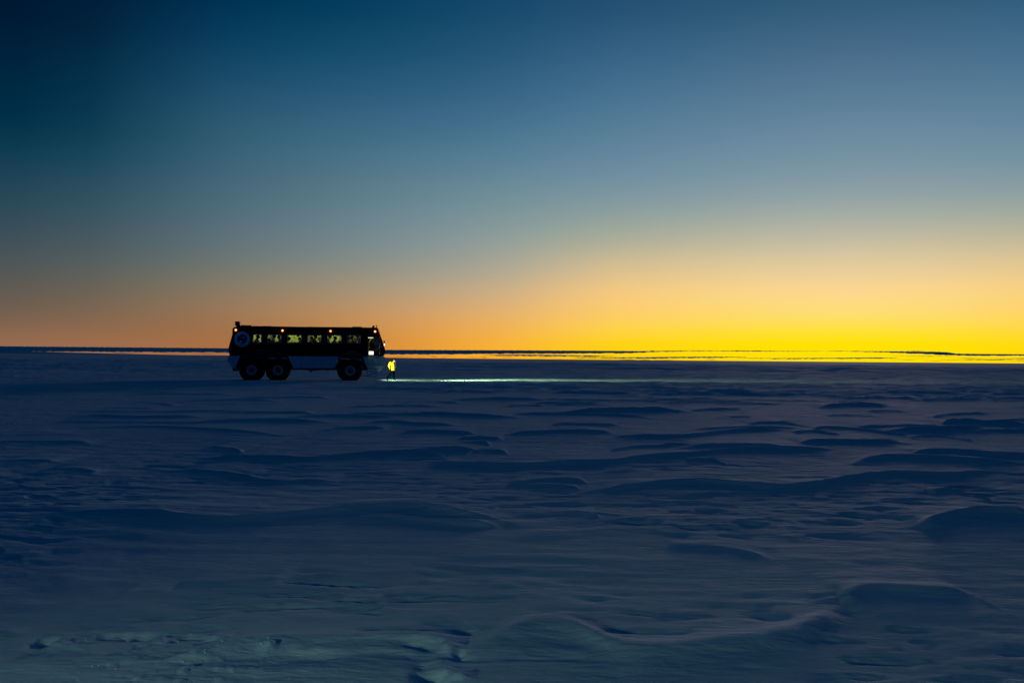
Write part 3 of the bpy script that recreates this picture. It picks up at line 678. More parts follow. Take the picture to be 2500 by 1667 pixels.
# ------------------------------------------------------------------ the bus
W = 2.95                                    # body width
bus = empty('bus', tuple(BUS_P), BUS_YAW)
tag(bus, 'dark six wheeled snow bus with lit windows and giant tyres parked on the snow', 'bus')

prof = BL([(560,866.6),(557.6,852),(558.2,847),(563,830),(571.5,800.5),(575,797.2),(587,794.8),(613,795.6),(740,797.8),(862,798.6),(890,799.2),(916,799.6),(922.4,801.2),(933,830),(941,855),(937.4,869),(700,868.2)])
WIN = [(618,638,816.5,836),(653.5,686.5,817,835.3),(702,735.5,817.6,836.4),(751,784,818.2,836),(799.5,832.6,818.4,837),(847.7,880,819,837)]
holes = []
for x0, x1, y0, y1 in WIN:
    a = B(x0, y0); b = B(x1, y1); holes.append(rrect(a[0], b[0], b[1], a[1], .07))
dA = B(898.6, 822.6); dB = B(925.6, 866.4)
door_hole = [(dA[0], dB[1]), (dB[0], dB[1]), (dB[0], dA[1]), (dA[0], dA[1])]
q = BL([(927.6,831.8),(929.6,831.2),(931.4,832.4),(934.6,842),(934.4,844),(932.6,845),(929.4,844.6),(927.4,842.4)])
bm = bmesh.new(); add_prism(bm, [prof]+holes+[door_hole, q], 0, .07)
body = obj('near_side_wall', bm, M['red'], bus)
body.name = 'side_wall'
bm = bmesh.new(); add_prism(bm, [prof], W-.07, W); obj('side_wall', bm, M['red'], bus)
# roof / front / rear skin: run round the outline between the side walls
def skin_between(pts, y0, y1, th=.06):
    bm = bmesh.new()
    for (a, b) in zip(pts, pts[1:]):
        a = Vector((a[0], 0, a[1])); b = Vector((b[0], 0, b[1])); d = (b-a).normalized(); n = Vector((d.z, 0, -d.x))*th
        vs = [bm.verts.new(p) for p in (a+V(0, y0, 0), b+V(0, y0, 0), b+V(0, y1, 0), a+V(0, y1, 0), a+n+V(0, y0, 0), b+n+V(0, y0, 0), b+n+V(0, y1, 0), a+n+V(0, y1, 0))]
        for f in ((0, 1, 2, 3), (7, 6, 5, 4), (0, 4, 5, 1), (1, 5, 6, 2), (2, 6, 7, 3), (3, 7, 4, 0)): bm.faces.new([vs[i] for i in f])
    return bm
P = prof
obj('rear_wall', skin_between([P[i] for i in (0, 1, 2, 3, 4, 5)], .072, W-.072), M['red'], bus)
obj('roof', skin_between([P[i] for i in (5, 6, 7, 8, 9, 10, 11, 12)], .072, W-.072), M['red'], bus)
wa, wb = P[12], P[14]
ws0 = (wa[0]+(wb[0]-wa[0])*.14, wa[1]+(wb[1]-wa[1])*.14); ws1 = (wa[0]+(wb[0]-wa[0])*.72, wa[1]+(wb[1]-wa[1])*.72)
obj('front_panel', skin_between([wa, ws0], .072, W-.072), M['red'], bus)
obj('front_panel', skin_between([ws1, wb, P[15]], .072, W-.072), M['red'], bus)
wsf = obj('windscreen', skin_between([ws0, ws1], W/2-.05, W/2+.05), M['black'], bus)
obj('pane', skin_between([ws0, ws1], .074, W/2-.052, .015), M['glass'], wsf)
obj('pane', skin_between([ws0, ws1], W/2+.052, W-.074, .015), M['glass'], wsf)
# belly floor and rubbing rails
fz = B(740, 866)[1]
bm = bmesh.new(); add_box(bm, P[0][0]+.05, P[15][0]-.1, .072, W-.072, fz-.10, fz-.01); obj('floor', bm, M['floor'], bus)
for zy in (841.5, 866.9):
    bm = bmesh.new(); a = B(562, zy); b = B(896, zy+2.2); add_box(bm, a[0], b[0], -.018, -.001, a[1]-.03, a[1]+.0); obj('rub_rail', bm, M['red'], bus)
# roof hatches and a vent
for x0, x1, hgt in ((587, 613, .05), (862, 884, .05), (640, 662, .025), (752, 774, .02)):
    bm = bmesh.new(); a = B(x0, 796); b = B(x1, 796); zt = np.interp(a[0], [p[0] for p in P[6:12]], [p[1] for p in P[6:12]])
    add_box(bm, a[0], b[0], .4, 1.5, zt-.01, zt+hgt); obj('roof_hatch', bm, M['steel'], bus)

# windows: frame + pane
for i, (x0, x1, y0, y1) in enumerate(WIN):
    h = holes[i]
    bm = bmesh.new(); add_prism(bm, [grow(h, .03), grow(h, -.022)], -.012, -.001)
    add_prism(bm, [grow(h, -.003), grow(h, -.022)], .0, .07)
    w = obj('window', bm, M['grey'] if i else M['grey'], bus)
    bm = bmesh.new(); add_prism(bm, grow(h, -.022), .03, .036); obj('pane', bm, M['glass'], w)
    # matching far side window, iced over, seen from inside
    bm = bmesh.new(); add_prism(bm, [grow(h, .03), grow(h, -.03)], W-.10, W-.072); w2 = obj('window', bm, M['grey'], bus)
    bm = bmesh.new(); add_prism(bm, grow(h, -.03), W-.085, W-.073); obj('pane', bm, M['frost'], w2)
bm = bmesh.new(); add_prism(bm, [grow(q, .025), grow(q, -.012)], -.012, -.001); w = obj('quarter_window', bm, M['black'], bus)
bm = bmesh.new(); add_prism(bm, grow(q, -.012), .03, .036); obj('pane', bm, M['glass'], w)
bm = bmesh.new(); add_prism(bm, grow(q, .2), 2.1, 2.13); obj('cab_panel', bm, M['inner'], bus)

# interior
x0, x1 = P[3][0]+.1, B(896, 830)[0]
ztop = B(740, 799.8)[1]-.05
bm = bmesh.new(); add_box(bm, x0, P[13][0]-.55, W-.14, W-.102, fz, ztop-.05); obj('lining', bm, M['inner'], bus)
bm = bmesh.new(); add_box(bm, x0, P[12][0]-.1, .10, W-.15, ztop-.09, ztop-.06); obj('ceiling', bm, M['inner'], bus)
bm = bmesh.new(); add_box(bm, x0, x0+.04, .10, W-.15, fz, ztop-.1); obj('bulkhead', bm, M['inner'], bus)
cab = B(914, 840)[0]
bm = bmesh.new(); add_box(bm, cab-1.35, cab-1.30, .10, 1.0, fz, fz+1.25); obj('bulkhead', bm, M['inner'], bus)
for k in range(6):
    xx = x0+.9+k*(x1-x0-1.5)/5
    bm = bmesh.new(); add_box(bm, xx-.45, xx+.45, 2.05, 2.20, ztop-.125, ztop-.092); obj('ceiling_lamp', bm, M['strip'], bus)
for wi, fa, fb_, m_ in ((3, .02, .42, 'grey'), (4, .52, .96, 'plate'), (5, .02, .3, 'grey'), (1, .02, .3, 'grey')):
    hx = holes[wi]; xa = min(p[0] for p in hx); xb = max(p[0] for p in hx); za = min(p[1] for p in hx)-.15
    bm = bmesh.new(); n = 14
    for k in range(n):
        u0 = xa+(xb-xa)*(fa+(fb_-fa)*k/n); u1 = xa+(xb-xa)*(fa+(fb_-fa)*(k+1)/n)
        y0_, y1_ = W-.17-.03*(k % 2), W-.17-.03*((k+1) % 2)
        v_ = [bm.verts.new(p) for p in ((u0, y0_, za), (u1, y1_, za), (u1, y1_, ztop-.35), (u0, y0_, ztop-.35))]; bm.faces.new(v_)
        w_ = [bm.verts.new(p) for p in ((u0, y0_+.008, za), (u1, y1_+.008, za), (u1, y1_+.008, ztop-.35), (u0, y0_+.008, ztop-.35))]; bm.faces.new(w_)
    bmesh.ops.remove_doubles(bm, verts=bm.verts, dist=.0005)
    obj('curtain', bm, M[m_], bus)
a = B(727, 817, .6)
bm = bmesh.new(); add_tube(bm, [V(a[0], .6, a[1]+.1), V(a[0]+.01, .6, a[1]-.02), V(a[0]+.03, .6, a[1]-.12), V(a[0]+.02, .6, a[1]-.16)], [.02, .09, .12, .05], 10); obj('hanging_bag', bm, M['dark'], bus, True)
for k in range(3):
    ld = bpy.data.lights.new('cabin_lamp', 'AREA'); ld.shape = 'RECTANGLE'; ld.size = 2.2; ld.size_y = .25; ld.energy = 13; ld.color = (.86, .95, .20)
    lo = bpy.data.objects.new('cabin_lamp', ld); COL.objects.link(lo); lo.parent = bus; lo.location = (x0+1.4+k*2.75, 2.0, ztop-.13); lo.rotation_euler = (R(22), 0, 0)
# luggage shelf with bags line on the far side
bm = bmesh.new(); add_box(bm, x0+.1, x1, W-.35, W-.15, ztop-.30, ztop-.28); obj('luggage_shelf', bm, M['grey'], bus)
seatx = []
for k in range(9):
    sx = x0+.75+k*(x1-x0-1.2)/8.6; seatx.append(sx)
def seat(sx, y):
    bm = bmesh.new(); add_prism(bm, [(sx-.22, fz+.36), (sx+.24, fz+.38), (sx+.24, fz+.47), (sx-.22, fz+.46)], y, y+.95)
    add_prism(bm, [(sx-.24, fz+.465), (sx-.12, fz+.465), (sx-.20, fz+.92), (sx-.30, fz+.92)], y, y+.95)
    for yy in (y+.1, y+.8): add_box(bm, sx-.03, sx+.03, yy, yy+.05, fz-.01, fz+.36)
    bmesh.ops.bevel(bm, geom=list(bm.edges), offset=.015, segments=1, affect='EDGES')
    return bm
for sx in seatx:
    for y in (.15, W-1.15): obj('seat', seat(sx, y), M['seat'], bus)

# entrance: sill lamp box, top lamp, posts, open leaf
a = B(901.5, 857.4); b = B(912.6, 865.6)
bm = bmesh.new(); add_box(bm, a[0], b[0], .45, .50, b[1], a[1]); obj('step_lamp', bm, M['stripW'], bus)
a = B(899.4, 823.2); b = B(911.8, 825); bm = bmesh.new(); add_box(bm, a[0], b[0], .30, .42, b[1]+.01, a[1]-.01); obj('door_lamp', bm, M['stripW'], bus)
a = B(899, 849.6); b = B(905.5, 846); bm = bmesh.new(); add_box(bm, a[0], b[0], .9, .96, a[1], b[1]); obj('dash_shelf', bm, M['plate'], bus)
bm = bmesh.new()
add_box(bm, dA[0]-.05, dA[0]-.004, -.03, .07, dB[1], dA[1]+.05); add_box(bm, dA[0]-.004, dB[0]+.004, -.03, .07, dA[1]+.003, dA[1]+.05); add_box(bm, dB[0]+.004, dB[0]+.05, -.03, .07, dB[1], dA[1]+.05)
obj('door_frame', bm, M['steel'], bus)
dl = [B(912.8, 821.8), B(925.0, 821.8), B(925.0, 866.6), B(912.8, 866.6)]
gl = BL([(914.9,825),(921.8,825),(922.0,836),(921.6,843.6),(917.2,843.2),(915.2,838)])
gl2 = BL([(915,851.2),(921.6,851.2),(921.6,855),(915,855)])
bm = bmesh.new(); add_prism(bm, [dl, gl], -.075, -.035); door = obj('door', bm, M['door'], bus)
bm = bmesh.new(); add_prism(bm, [grow(gl, .045), grow(gl, .004)], -.088, -.078); obj('frame', bm, M['grey'], door)
bm = bmesh.new(); add_prism(bm, grow(gl, -.002), -.06, -.054); obj('pane', bm, M['glass'], door)
bm = bmesh.new(); add_prism(bm, gl2, -.083, -.077); obj('notice', bm, M['grey'], door)
a = B(924.8, 846); bm = bmesh.new(); add_tube(bm, [V(a[0]-.02, -.09, a[1]-.1), V(a[0]+.02, -.15, a[1]), V(a[0], -.09, a[1]+.12)], .022); obj('handle', bm, M['chrome'], door)
for yy in (845.8, 860.4):
    a = B(926.6, yy); bm = bmesh.new(); add_prism(bm, [(a[0]-.06, a[1]-.03), (a[0]+.05, a[1]-.04), (a[0]+.02, a[1]+.04), (a[0]-.05, a[1]+.05)], -.1, -.02); obj('hinge', bm, M['chrome'], bus)
a = B(913, 857); bm = bmesh.new(); add_tube(bm, [V(B(925.4, 822)[0]+.05, -.07, B(925, 822)[1]), V(B(925.4, 865)[0]+.05, -.07, B(925, 865)[1])], .018); obj('grab_rail', bm, M['chrome'], bus)
# cab interior wall so the open glass shows a lit cab
bm = bmesh.new(); add_box(bm, dA[0]-.5, P[13][0]-.6, 1.8, 1.85, fz, ztop-.1); obj('cab_panel', bm, M['inner'], bus)
bm = bmesh.new(); a = B(923, 845); add_prism(bm, [(a[0]-.25, fz), (a[0]+.35, fz), (a[0]+.3, fz+.65), (a[0]-.15, fz+.75)], .6, 2.6); obj('dashboard', bm, M['black'], bus)
bm = bmesh.new(); a = B(916, 842)
add_tube(bm, [V(a[0]+.02*math.sin(t)+.0, 1.55+.24*math.cos(t), a[1]+.24*math.sin(t)) for t in [2*PI*i/18 for i in range(19)]], .018, 6); add_tube(bm, [V(a[0], 1.55, a[1]), V(a[0]+.3, 1.55, a[1]-.35)], .03); obj('steering_wheel', bm, M['black'], bus)

# hull skirts (pale lower panels)
def skirt(name, pts, y0, y1, m, label=None):
    bm = bmesh.new(); add_prism(bm, BL(pts), y0, y1)
    o = obj(name, bm, m, bus)
    if label: o['label'] = label
    return o
skirt('rear_skirt', [(562,867.4),(587,867.8),(583,876),(577,893),(574,897),(566.5,898.5),(560,886),(554.6,879),(557,873)], .0, W, M['white'])
# mid panels, separate plates with dark joints between
edge = [704.5, 737, 784, 826]
def midpoly(xa, xb, first, last):
    return [(xa, 868.8), (xb, 868.8), ((xb-8.5) if last else xb, 898.6), ((xa+13.5) if first else xa, 898.6)]
for i in range(3):
    xa, xb = edge[i]+(0 if i == 0 else .35), edge[i+1]-(0 if i == 2 else .35)
    skirt('hull_panel', midpoly(xa, xb, i == 0, i == 2), .0, .12, M['white'])
skirt('belly', midpoly(706, 825, True, True), .125, W, M['black'])
skirt('hull_panel', [(884.2,869.2),(896.6,869.2),(896.6,899.4),(895.4,898)], .0, .12, M['white'])
skirt('hull_panel', [(897.2,869.2),(922.6,869.2),(922.6,900),(897.2,899.5)], .0, .12, M['white'])
skirt('nose_panel', [(923.2,869.2),(937.4,869.6),(940.4,874),(942.2,881),(941.6,888),(939,894.6),(934.6,900),(923.2,900.2)], .0, W, M['white'])
skirt('belly', [(885.5,869.6),(923,869.6),(923,899),(897,899)], .125, W, M['black'])
# raised pale strip low on the front hull, bounced light put into its colour
skirt('bounce_light_strip', [(894.5,891.6),(940.4,892.2),(937.2,897.4),(934.4,900.2),(896.4,899.6)], -.035, -.003, M['plate'])
# tread plate under the door, standing out from the side
bm = bmesh.new()
A_ = B(897.5, 868.2); B_ = B(923.6, 868.4); C_ = B(927.2, 875); D_ = B(895, 874.4)
vs = [bm.verts.new(p) for p in ((A_[0], -.05, A_[1]), (B_[0], -.05, B_[1]), (C_[0]-.12, -.34, C_[1]), (D_[0]+.05, -.34, D_[1]))]
vt = [bm.verts.new((v.co.x, v.co.y, v.co.z-.02)) for v in vs]
for f in ((0, 1, 2, 3),): bm.faces.new([vs[i] for i in f]); bm.faces.new([vt[i] for i in reversed(f)])
for i in range(4): bm.faces.new((vs[i], vs[(i+1) % 4], vt[(i+1) % 4], vt[i]))
obj('entry_step', bm, M['plate'], bus)
for s, xx in ((0, D_[0]-.03), (1, C_[0]-.08)):
    bm = bmesh.new(); dx = .09 if s == 0 else -.10
    add_prism(bm, [(xx+dx, A_[1]), (xx+dx+.03, A_[1]), (xx+.05, D_[1]), (xx-.02, D_[1])], -.34, -.01); obj('step_bracket', bm, M['plate'], bus)

# fenders
def arc(cx, cy, r, a0, a1, n=14):
    return [(cx+r*math.cos(R(a0+(a1-a0)*k/n)), cy-r*math.sin(R(a0+(a1-a0)*k/n))) for k in range(n+1)]
ff = [(817,898),(829,871),(832.4,865),(837,863.4),(878,863.2),(882,865.4),(886,872),(896.4,898.8),(889.5,898.8)]+arc(855, 906, 30.5, 20, 160)+[(823,898)]
skirt('fender', ff, -.05, .35, M['black'])
rf = [(577,898),(587.2,868),(593,865.6),(698,866),(703.6,868.6),(716.4,898.8),(710.8,898.8)]+arc(678.4, 905, 30.6, 15, 172)+arc(613.6, 904, 30.6, 8, 165)+[(582,898)]
skirt('fender', rf, -.05, .35, M['black'])
def edge_tube(pts, r, m, name, y=-.055):
    bm = bmesh.new(); add_tube(bm, [V(p[0], y, p[1]) for p in BL(pts)], r, 6); return obj(name, bm, m, bus)
edge_tube([(818,897),(830,870),(833,865),(838,863.2),(878,863),(882,865.2),(886,872),(896,898)], .012, M['grey'], 'fender_trim')
edge_tube([(703.4,868.4),(716.4,898.4)], .012, M['faint'], 'fender_trim')
skirt('axle_housing', [(588,869),(702,869),(706,893),(583,893)], .42, W-.42, M['black'])
skirt('axle_housing', [(826,869),(885,869),(885,893),(826,893)], 1.05, W-1.05, M['black'])
# painted stripes, number and lettering
def decal(pts, m=None, y0=-.056, name='stripe'):
    bm = bmesh.new(); add_prism(bm, BL(pts), y0, y0+.004); return obj(name, bm, m or M['stripe'], bus)
decal([(829,874.6),(842,874.9),(854.8,875),(854.8,877.2),(849,877.4),(843,876.2),(829,875.8)])
decal([(858.6,874.8),(861.8,874.8),(860.6,876.6),(859.4,876.2)]); decal([(866.6,874.8),(869.6,875),(868.8,876.8),(867.4,876.6)])
decal([(654.5,873.4),(660,873.5),(672.4,874),(672.4,875.2),(662,874.9),(655,874.4)]); decal([(687.6,873.8),(702,874),(702,875.1),(688,875)])
def text(s, px, py, size_px, width_px, m, name, shear=.3, y=-.058):
    cu = bpy.data.curves.new(name, 'FONT'); cu.body = s; cu.size = 1; cu.shear = shear; cu.extrude = .002; cu.align_x = 'CENTER'; cu.align_y = 'CENTER'; cu.offset = .012
    t = bpy.data.objects.new(name, cu); COL.objects.link(t); bpy.context.view_layer.update()
    dg = bpy.context.evaluated_depsgraph_get(); me = bpy.data.meshes.new_from_object(t.evaluated_get(dg)); w = max(v.co.x for v in me.vertices)-min(v.co.x for v in me.vertices); hh = max(v.co.y for v in me.vertices)-min(v.co.y for v in me.vertices)
    bpy.data.objects.remove(t)
    c = B(px, py); sx = (width_px/34.2)/w; sz = (size_px/33.5)/hh
    me.materials.clear()
    for v in me.vertices: v.co = Vector((c[0]+v.co.x*sx, y-v.co.z, c[1]+v.co.y*sz))
    return link_mesh(name, me, m, bus)
text('13', 876.8, 878, 4.6, 8.4, M['stripe'], 'fleet_number')
text('TERRA BUS', 647, 856, 4.6, 46, M['faint'], 'lettering', y=-.004)
decal([(617,862.2),(626,861),(634,861.6),(648,862.4),(648,863),(632,862.8),(624,862.4),(618,863.2)], M['faint'], -.006, 'swoosh')
decal([(674,863.2),(679,860.6),(681,859.6),(682.4,862.4),(688,863),(694,862.4),(693,865),(691,863.9),(682,863.6),(676,864.2)], M['faint'], -.006, 'swoosh')
decal([(841,860.2),(846,858.6),(860,858),(873,858.3),(864,860),(854,860.4),(846,860)], M['faint'], -.006, 'swoosh')
# round emblem
c = B(591, 828)
def disc(pts, y0, y1, m, par, name):
    bm = bmesh.new(); add_prism(bm, pts, y0, y1); return obj(name, bm, m, par)
circ = lambda r, n=40, cx=c[0], cz=c[1]: [(cx+r*math.cos(2*PI*k/n), cz+r*math.sin(2*PI*k/n)) for k in range(n)]
em = disc(circ(.555), -.006, -.001, M['ringm'], bus, 'emblem')
disc(circ(.335), -.010, -.0065, M['navy'], em, 'globe')
S = lambda pts: [B(591+(x-820)/31.4, 828+(y-880)/31.4) for x, y in pts]
disc(S([(745,735),(790,670),(860,640),(960,665),(1010,740),(985,820),(950,860),(900,840),(880,760),(830,735)]), -.013, -.0105, M['ringm'], em, 'continent')
disc(S([(590,990),(640,970),(720,1000),(800,1000),(800,1100),(770,1160),(700,1180),(600,1110)]), -.013, -.0105, M['ringm'], em, 'continent')
# marker lamps
for px, py in ((575.6,805.6),(689.6,807),(806.8,808.2),(915.6,809.2)):
    cc = B(px, py)
    bm = bmesh.new(); add_lathe(bm, [(0, -.03), (.12, -.03), (.13, -.001), (0, -.001)], 20, cc[0], cc[1]); mk = obj('marker_lamp', bm, M['black'], bus)
    bm = bmesh.new(); add_lathe(bm, [(0, -.075), (.06, -.068), (.095, -.045), (.105, -.031), (0, -.031)], 20, cc[0], cc[1]); obj('lens', bm, M['dome'], mk, True)
    bm = bmesh.new(); add_lathe(bm, [(0, -.11), (.035, -.105), (.055, -.085), (.058, -.06), (0, -.06)], 16, cc[0], cc[1]); obj('bulb', bm, M['bulb'], mk, True)
# underframe
bm = bmesh.new(); a = B(566, 899.6); b = B(828, 904)
for y in (.75, 2.1): add_box(bm, a[0]+.2, b[0]+2.1, y, y+.14, b[1]-.0, B(828, 898.9)[1])
obj('chassis_rail', bm, M['steel'], bus)
bm = bmesh.new(); a = B(711, 899.8); b = B(826, 903.6); add_box(bm, a[0], b[0], .03, .09, b[1], a[1]); obj('side_rail', bm, M['steel'], bus)
for x0_, x1_, yb in ((750,755,905.4),(755.4,763,907.8),(763.4,769,905.8),(797.5,804,905.2),(770,778,904.8)):
    skirt('tank' if x1_-x0_ > 6 else 'bracket', [(x0_, 903.8), (x1_, 903.8), (x1_-.8, yb), (x0_+.8, yb)], .05, .55, M['steel'])
skirt('mudflap', [(709.4,894.6),(715,894.6),(716.8,899.6),(709.6,899.8)], -.03, -.005+.02, M['grey'])
skirt('mudflap', [(819.5,889.8),(827.6,889.6),(827,896.4),(817,896.6)], .36, .39, M['stripe'])
skirt('mudflap', [(882.6,891.4),(887,893),(893.8,896.6),(884,896.8)], .36, .39, M['grey'])
skirt('side_rail', [(884,896.9),(896,897.6),(896,899),(884,898)], .1, .2, M['steel'])
# rear bumper, tow hook, loose hose
skirt('bumper', [(566,899),(582,899.6),(582,905.4),(568,905.8),(566,902)], .5, 2.4, M['steel'])
edge_tube([(560.5,866),(557,868.6),(555.4,870.6)], .022, M['black'], 'tow_hook', .8)
edge_tube([(558.4,874),(554.2,878),(555.8,881),(557.6,890),(557.8,897)], .014, M['black'], 'rear_cable', .4)
edge_tube([(577,898),(578.6,903),(581,901.6),(582.8,897.6)], .022, M['chrome'], 'shackle', .3)
skirt('tail_lamp', [(567.6,898.2),(572,898),(572,899.8),(568,900)], -.02, .05, M['grey'])
edge_tube([(580.4,905),(581.6,910.6)], .012, M['black'], 'rear_cable', .3)
# rear roof box
rb = skirt('exhaust_box', [(573,784.6),(575,784),(584.6,784.2),(585,798),(586,798.8),(576,799),(576,794.6),(573,794.2)], .3, 1.2, M['black'])
skirt('lamp_bracket', [(569,798.2),(572.4,798.8),(573.4,801.8),(570.8,802)], .1, .4, M['black'])
# roof beacon and antenna at the front
bc = skirt('beacon', [(908.6,799.4),(909.4,797.2),(911,796.8),(911.2,794),(915,794),(915,799.8)], .35, .6, M['black'])
bm = bmesh.new(); a = B(920.2, 800.4); b = B(920, 793.8); add_tube(bm, [V(a[0], .4, a[1]), V(b[0], .4, b[1])], .022); add_tube(bm, [V(a[0]-.06, .4, a[1]+.04), V(a[0]+.09, .4, a[1]+.03)], .02); add_lathe(bm, [(0, .36), (.045, .37), (.045, .43), (0, .44)], 10, b[0], b[1]-.03); obj('antenna', bm, M['black'], bus)
# mirror with two small lamps
bm = bmesh.new(); a = B(934.5, 832); b = B(938.4, 833)
add_tube(bm, [V(a[0], .02, a[1]), V(b[0], -.25, b[1]+.02)], .015); m_ = B(938.4, 834); add_tube(bm, [V(B(936, 838)[0], .02, B(936, 838)[1]), V(m_[0], -.25, m_[1]-.05)], .015)
mir = obj('mirror', bm, M['black'], bus)
bm = bmesh.new(); add_prism(bm, BL([(937,832.6),(939.2,832.8),(940,835),(939.6,838.6),(937.2,838.4)], -.25), -.36, -.14); obj('mirror_head', bm, M['black'], mir)
for yy in (839.4, 842.2):
    a = B(938.6, yy, -.2); bm = bmesh.new(); bmesh.ops.create_uvsphere(bm, u_segments=10, v_segments=8, radius=.035, matrix=Matrix.Translation((a[0], -.2, a[1]))); obj('mirror_lamp', bm, M['lampW'], mir)
bm = bmesh.new(); a = B(930, 846.4); add_box(bm, a[0]-.1, a[0]+.12, -.02, -.002, a[1]-.015, a[1]+.015); obj('vent_strip', bm, M['chrome'], bus)
# small lamps along the windscreen pillar
for px, py in ((924.4, 805), (926.2, 811)):
    a = B(px, py); bm = bmesh.new(); bmesh.ops.create_uvsphere(bm, u_segments=10, v_segments=8, radius=.03, matrix=Matrix.Translation((a[0]+.02, .3, a[1]))); obj('pillar_lamp', bm, M['chrome'], bus)
# ladder under the door
bm = bmesh.new()
for xx in (896.4, 918): a = B(xx, 899.6); b = B(xx, 919); add_tube(bm, [V(a[0], -.12, a[1]), V(b[0], -.12, b[1])], .02, 6)
for yy in (900.8, 906, 919): a = B(896.4, yy); b = B(918, yy); add_box(bm, a[0], b[0], -.22, -.02, a[1]-.018, a[1]+.018)
obj('ladder', bm, M['steel'], bus)
edge_tube([(882,919),(897,918),(906,915.4),(918,910.6),(925,907)], .03, M['steel'], 'drag_bar', .9)
edge_tube([(924,907.2),(931,901.6),(934,898.6)], .03, M['plate'], 'lit_bar_end', .9)  # front of the bar, the light it catches put into a pale colour
edge_tube([(926,901),(929,903.4),(932.5,902.6),(933.4,899)], .018, M['plate'], 'lit_bar_end', .5)  # pale here too, standing for light caught at the lower front
# front bumper and headlights
nz = B(942, 884)[1]; nx = B(942, 884)[0]
bm = bmesh.new(); add_prism(bm, BL([(930,896),(938,895.6),(936,900),(930,901.4)]), .2, W-.2); obj('bumper', bm, M['steel'], bus)
for y in (.42, W-.42):
    rot = Matrix.Rotation(PI/2, 4, 'Z') @ Matrix.Identity(4)
    bm = bmesh.new(); add_lathe(bm, [(0, 0), (.13, 0), (.155, .03), (.16, .15), (.14, .15), (.13, .05), (0, .05)], 24); bm.transform(Matrix.Translation((nx-.10, y, nz)) @ Matrix.Rotation(-PI/2, 4, 'Z')); hl = obj('headlight', bm, M['black'], bus)
    bm = bmesh.new(); add_lathe(bm, [(0, .052), (.128, .052), (.12, .075), (0, .095)], 20); bm.transform(Matrix.Translation((nx-.10, y, nz)) @ Matrix.Rotation(-PI/2, 4, 'Z')); obj('lens', bm, M['lampW'], hl, True)
    for en, size, tilt in ((16000, 36, 3.8), (250, 170, 28)):
        ld = bpy.data.lights.new('headlight_beam', 'SPOT'); ld.energy = en; ld.color = (.92, 1.0, .52); ld.spot_size = R(size); ld.spot_blend = 1.0; ld.shadow_soft_size = .06
        lo = bpy.data.objects.new('headlight_beam', ld); COL.objects.link(lo); lo.parent = bus
        lo.location = (nx+.12, y, nz)
        dr = Vector((math.cos(R(tilt)), .0, -math.sin(R(tilt)))); lo.rotation_euler = dr.to_track_quat('-Z', 'Y').to_euler()

# wheels
def make_wheel():
    hubm = bmesh.new(); add_lathe(hubm, [(0, .02), (.10, .02), (.12, .06), (.13, .14), (.13, .55), (0, .55)], 24)
    wheel = obj('wheel', hubm, M['steel'], bus, True)
    bm = bmesh.new(); RT = .85
    add_lathe(bm, [(.35, .04), (.42, .0), (.60, -.03), (.74, .0), (.81, .05), (.83, .12), (.83, .80), (.80, .88), (.70, .93), (.42, .93), (.35, .90)], 64)
    for k in range(36):                      # chevron lugs
        for s in (0, 1):
            a0 = 2*PI*(k+s*.5)/36; ys = (.03, .47) if s == 0 else (.93-.44, .91)
            pts = []
            for yy, aa in ((ys[0], a0-(.05 if s == 0 else -.05)), (ys[1], a0+(.05 if s == 0 else -.05))):
                for da in (-.035, .035): pts.append((yy, aa+da))
            lo_ = [bm.verts.new((.80*math.cos(a), y, .80*math.sin(a))) for y, a in pts]; hi = [bm.verts.new((.862*math.cos(a), y, .862*math.sin(a))) for y, a in pts]
            o_ = (0, 1, 3, 2)
            bm.faces.new([hi[i] for i in o_])
            for i in range(4): bm.faces.new((lo_[o_[i]], lo_[o_[(i+1) % 4]], hi[o_[(i+1) % 4]], hi[o_[i]]))
    for v in bm.verts:                       # low pressure tyre: flat where it meets the snow
        if v.co.z < -.70: v.co.z = -.70 - (-.70-v.co.z)*.12
    tyre = obj('tyre', bm, M['rubber'], wheel, True)
    bm = bmesh.new(); add_lathe(bm, [(.355, .03), (.36, -.012), (.325, -.02), (.285, .0), (.27, .10), (.22, .20), (.13, .22)], 48); obj('rim', bm, M['rim'], wheel, True)
    bm = bmesh.new(); bmesh.ops.create_cone(bm, cap_ends=True, segments=6, radius1=.02, radius2=.02, depth=.05, matrix=Matrix.Rotation(PI/2, 4, 'X'))
    nut = obj('wheel_nut', bm, M['rim'], wheel)
    for k in range(10):
        a = 2*PI*k/10
        n_ = nut if k == 0 else nut.copy()
        if k: COL.objects.link(n_); n_.parent = wheel
        n_.location = (.19*math.cos(a), .19, .19*math.sin(a))
    return wheel
wh0 = make_wheel()
wpos = [(B(855, 905)[0], 0), (B(613.8, 904)[0], 0), (B(678.4, 904)[0], 0)]
first = True
for (wx, _) in wpos:
    for side in (0, 1):
        if first: w = wh0; first = False
        else:
            w = wh0.copy(); COL.objects.link(w)
            for ch in list(wh0.children): c_ = ch.copy(); COL.objects.link(c_); c_.parent = w
        w.location = (wx, -.01 if side == 0 else W+.01, .71); w.rotation_euler = (0, 0, 0 if side == 0 else PI)
for wx, _ in wpos:
    bm = bmesh.new(); add_tube(bm, [V(wx, .5, .71), V(wx, W-.5, .71)], .11, 12); obj('axle', bm, M['steel'], bus)

